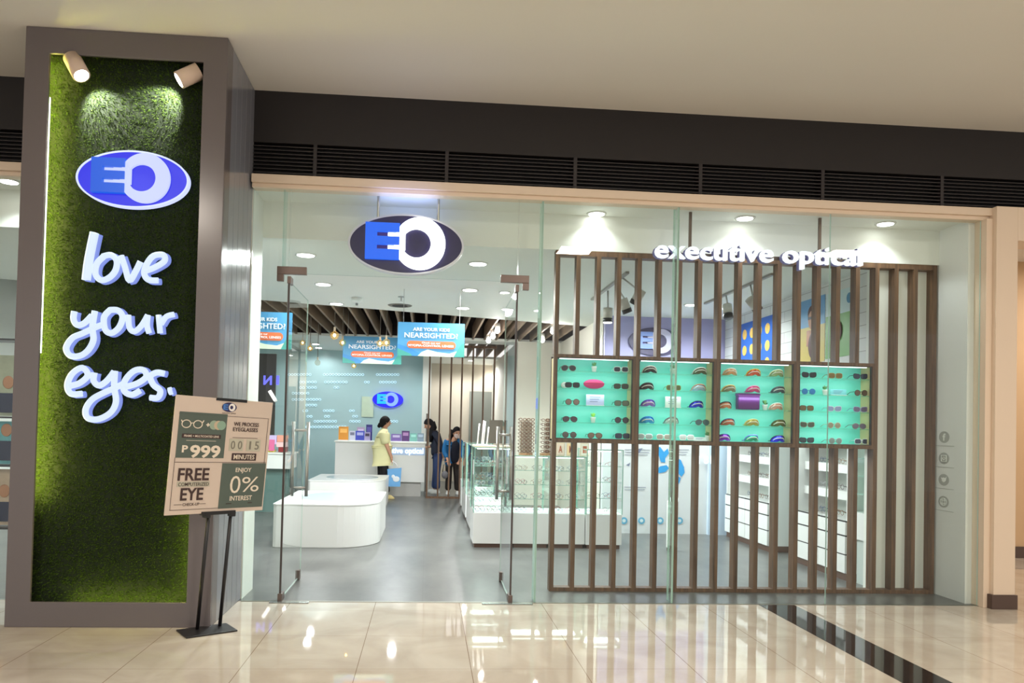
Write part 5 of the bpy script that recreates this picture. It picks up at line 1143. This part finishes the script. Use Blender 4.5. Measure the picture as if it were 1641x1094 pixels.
# woman in yellow, back three-quarter, facing right/away
YEL = mat('shirt_yellow', (226, 222, 172), .8, noise=.05, nscale=12); BLK = mat('trousers_black', (24, 20, 24), .8)
bd_ = [(0,0,.88,.13), (.0,0,1.05,.13), (.0,.01,1.22,.13), (.01,.01,1.34,.08), (.03,.02,1.42,.045), (.05,.02,1.50,.05),
       (-.02,.09,.80,.085), (-.02,.09,.45,.06), (-.03,.08,.07,.04), (.03,-.08,.80,.085), (.06,-.08,.45,.06), (.10,-.07,.07,.04),
       (0,.17,1.30,.055), (.03,.22,1.05,.042), (.08,.20,.86,.03), (.02,-.17,1.30,.055), (.09,-.20,1.06,.045), (.185,-.17,.84,.028)]
be_ = [(0,1),(1,2),(2,3),(3,4),(4,5),(0,6),(6,7),(7,8),(0,9),(9,10),(10,11),(3,12),(12,13),(13,14),(3,15),(15,16),(16,17)]
person('person', 'woman in a loose yellow shirt and black trousers, black bun, holding a light blue bag', (-.87, 15.75, 0), bd_, be_,
  [(14, (.1,0,-1), (1,0,0)), (17, (.1,0,-1), (0,1,0))],
  [('shirt', [(-.01,0,.86,.20,.20), (-.015,0,1.02,.20,.195), (-.01,0,1.2,.19,.19), (0,.0,1.34,.15,.14), (.02,.01,1.41,.07), (0,.17,1.31,.095), (.03,.22,1.06,.085), (.02,-.17,1.31,.10), (.07,-.21,1.08,.10), (.0,0,.70,.19,.20)], [(0,1),(1,2),(2,3),(3,4),(3,5),(5,6),(3,7),(7,8),(0,9)], YEL),
   ('trousers', [(0,0,.82,.10,.10), (-.02,.09,.70,.10), (-.02,.09,.45,.085), (-.03,.08,.12,.07), (.03,-.08,.70,.10), (.06,-.08,.45,.085), (.10,-.07,.10,.075)], [(0,1),(1,2),(2,3),(0,4),(4,5),(5,6)], BLK)],
  ((.03, .02, 1.525), (.95, .35, 0), dict(bun=True)), ([((-.05, .08, 0), (1, .1, 0)), ((.10, -.07, 0), (1, -.1, 0))], mat('shoe_yellow', (222, 200, 140), .6)))
t = thing('paper_bag', 'light blue shopping bag with white print in the hand of the woman in yellow', 'bag', (-.67, 15.56, .3))
LB = mat('bag_light_blue', (110, 172, 226), .5); bx = MB(); ba = Vector((-.62, 15.56, .26))
pts0 = [(-.11,-.05),(.12,-.05),(.12,.05),(-.11,.05)]; pts1 = [(-.14,-.055),(.14,-.055),(.14,.055),(-.14,.055)]
n0 = 0; bx.v += [(ba.x+x, ba.y+y, ba.z) for x, y in pts0]+[(ba.x+x+.0, ba.y+y, ba.z+.34+(.03 if x > 0 else 0)) for x, y in pts1]; [bx.face(q) for q in ((3,2,1,0),(0,1,5,4),(1,2,6,5),(2,3,7,6),(3,0,4,7))]; bx.build('bag_body', LB, t)
MB().sphere((ba.x+.04, ba.y-.054, ba.z+.15), .07, 12, 8, 1, .06, .8).sphere((ba.x-.02, ba.y-.054, ba.z+.20), .035, 10, 6, 1, .08, 1).build('print', cm((236, 240, 246)), t, True)
for y in (-.045, .045): MB().tube([(ba.x-.08, ba.y+y, ba.z+.34), (ba.x-.065, ba.y+y*.6, ba.z+.46), (ba.x-.04, ba.y+.02, ba.z+.50), (ba.x+.03, ba.y+y*.6, ba.z+.45), (ba.x+.07, ba.y+y, ba.z+.35)], .007, 6).build('bag_handle', cm((232, 232, 236)), t, True)
# woman in navy, bending over, seen from the side facing left
NV = mat('jacket_navy', (30, 34, 52), .8); JN = mat('jeans_blue', (56, 74, 120), .8, noise=.1, nscale=20)
person('person', 'woman with long dark hair, navy top and blue jeans leaning over behind the slat screen', (.24, 17.2, 0),
  [(0,0,.92,.11), (-.0,0,1.10,.11), (-.04,0,1.26,.11), (-.09,0,1.36,.07), (-.13,0,1.42,.04), (-.16,-.01,1.47,.045), (0,.08,.82,.08), (-.02,.08,.46,.055), (-.04,.08,.07,.035), (.03,-.08,.82,.08), (.0,-.08,.46,.055), (.02,-.08,.07,.035), (-.07,.15,1.33,.05), (-.04,.18,1.08,.038), (-.20,.12,1.0,.026), (-.07,-.15,1.33,.05), (.06,-.18,1.08,.038), (.13,-.16,.86,.026)], be_,
  [(14, (-1,0,.1), (0,0,1)), (17, (.1,0,-1), (0,1,0))],
  [('top', [(.0,0,.78,.15), (.0,0,1.10,.145), (-.04,0,1.27,.125), (-.09,0,1.36,.09), (-.07,.15,1.33,.07), (-.04,.18,1.08,.055), (-.17,.13,1.01,.04), (-.07,-.15,1.33,.07), (.06,-.18,1.08,.058), (.12,-.16,.9,.045)], [(0,1),(1,2),(2,3),(3,4),(4,5),(5,6),(3,7),(7,8),(8,9)], NV),
   ('jeans', [(0,0,.92,.12), (0,.08,.78,.10), (-.02,.08,.46,.072), (-.04,.08,.08,.075), (.03,-.08,.78,.10), (.0,-.08,.46,.08), (.02,-.08,.08,.075)], [(0,1),(1,2),(2,3),(0,4),(4,5),(5,6)], JN)],
  ((-.19, -.01, 1.51), (-.85, 0, -.5), dict(longhair=([(.24-.14,17.19,1.56),(.24-.10,17.19,1.44),(.24-.13,17.12,1.28),(.24-.15,17.10,1.12)], [.08,.085,.06,.03]))), ([((-.06,.08,0), (-1,.05,0)), ((.0,-.08,0), (-1,-.1,0))], mat('shoe_white', (230, 230, 226), .5)))
# woman in blue cardigan with a mask, stooping toward the viewer
BLC = mat('cardigan_blue', (26, 104, 160), .8)
person('person', 'stooping woman in a blue cardigan and face mask behind the slat screen', (.58, 16.9, 0),
  [(0,0,.80,.11), (-.02,-.05,.98,.11), (-.02,-.12,1.12,.11), (.0,-.18,1.20,.065), (.03,-.22,1.24,.04), (.05,-.24,1.28,.045), (-.08,.02,.70,.08), (-.08,-.04,.40,.055), (-.09,.02,.07,.035), (.08,.02,.70,.08), (.10,-.04,.40,.055), (.12,.02,.07,.035), (-.16,-.16,1.16,.05), (-.20,-.18,.92,.038), (-.12,-.30,.76,.026), (.16,-.16,1.16,.05), (.20,-.20,.92,.038), (.14,-.32,.78,.026)], be_,
  [(14, (.3,-.5,-.8), (1,0,0)), (17, (-.3,-.5,-.8), (-1,0,0))],
  [('cardigan', [(-.09,-.0,.58,.09,.11), (-.08,-.04,.96,.11,.13), (-.07,-.12,1.12,.12,.13), (-.03,-.17,1.2,.085), (-.16,-.16,1.16,.07), (-.20,-.18,.92,.058), (-.13,-.28,.79,.045), (.16,-.16,1.16,.066), (.20,-.2,.92,.052), (.15,-.3,.8,.042)], [(0,1),(1,2),(2,3),(3,4),(4,5),(5,6),(3,7),(7,8),(8,9)], BLC),
   ('inner_top', [(.02,-.01,.66,.12), (.03,-.07,.90,.13), (.03,-.15,1.14,.12), (.02,-.20,1.22,.06)], [(0,1),(1,2),(2,3)], mat('inner_top_black', (26, 28, 44), .8)),
   ('trousers', [(0,0,.78,.125), (-.08,.02,.66,.09), (-.08,-.04,.40,.075), (-.09,.02,.08,.075), (.08,.02,.66,.09), (.10,-.04,.40,.08), (.12,.02,.08,.075)], [(0,1),(1,2),(2,3),(0,4),(4,5),(5,6)], mat('trousers_brown_black', (34, 26, 24), .8))],
  ((.06, -.26, 1.345), (.35, -1, -.25), dict(mask=True, longhair=([(.58-.02,16.69,1.40),(.58-.06,16.70,1.26),(.58-.08,16.68,1.12)], [.07,.05,.02]))), ([((-.09,.02,0), (-.1,-1,0)), ((.12,.02,0), (.1,-1,0))], mat('shoe_white', (230, 230, 226), .5)))
t = thing('hand_bag', 'small grey bag hanging between the two people behind the slat screen', 'bag', (.40, 17.0, .5)); MB().sphere((.41, 16.62, .44), .07, 14, 10, 1, .5, 1.2).build('bag_body', mat('bag_grey', (120, 118, 124), .5), t, True); MB().tube([(.36, 16.62, .5), (.38, 16.62, .66), (.44, 16.62, .66), (.46, 16.62, .5)], .008, 6).build('strap', BLACK, t, True)
bpy.context.view_layer.update()
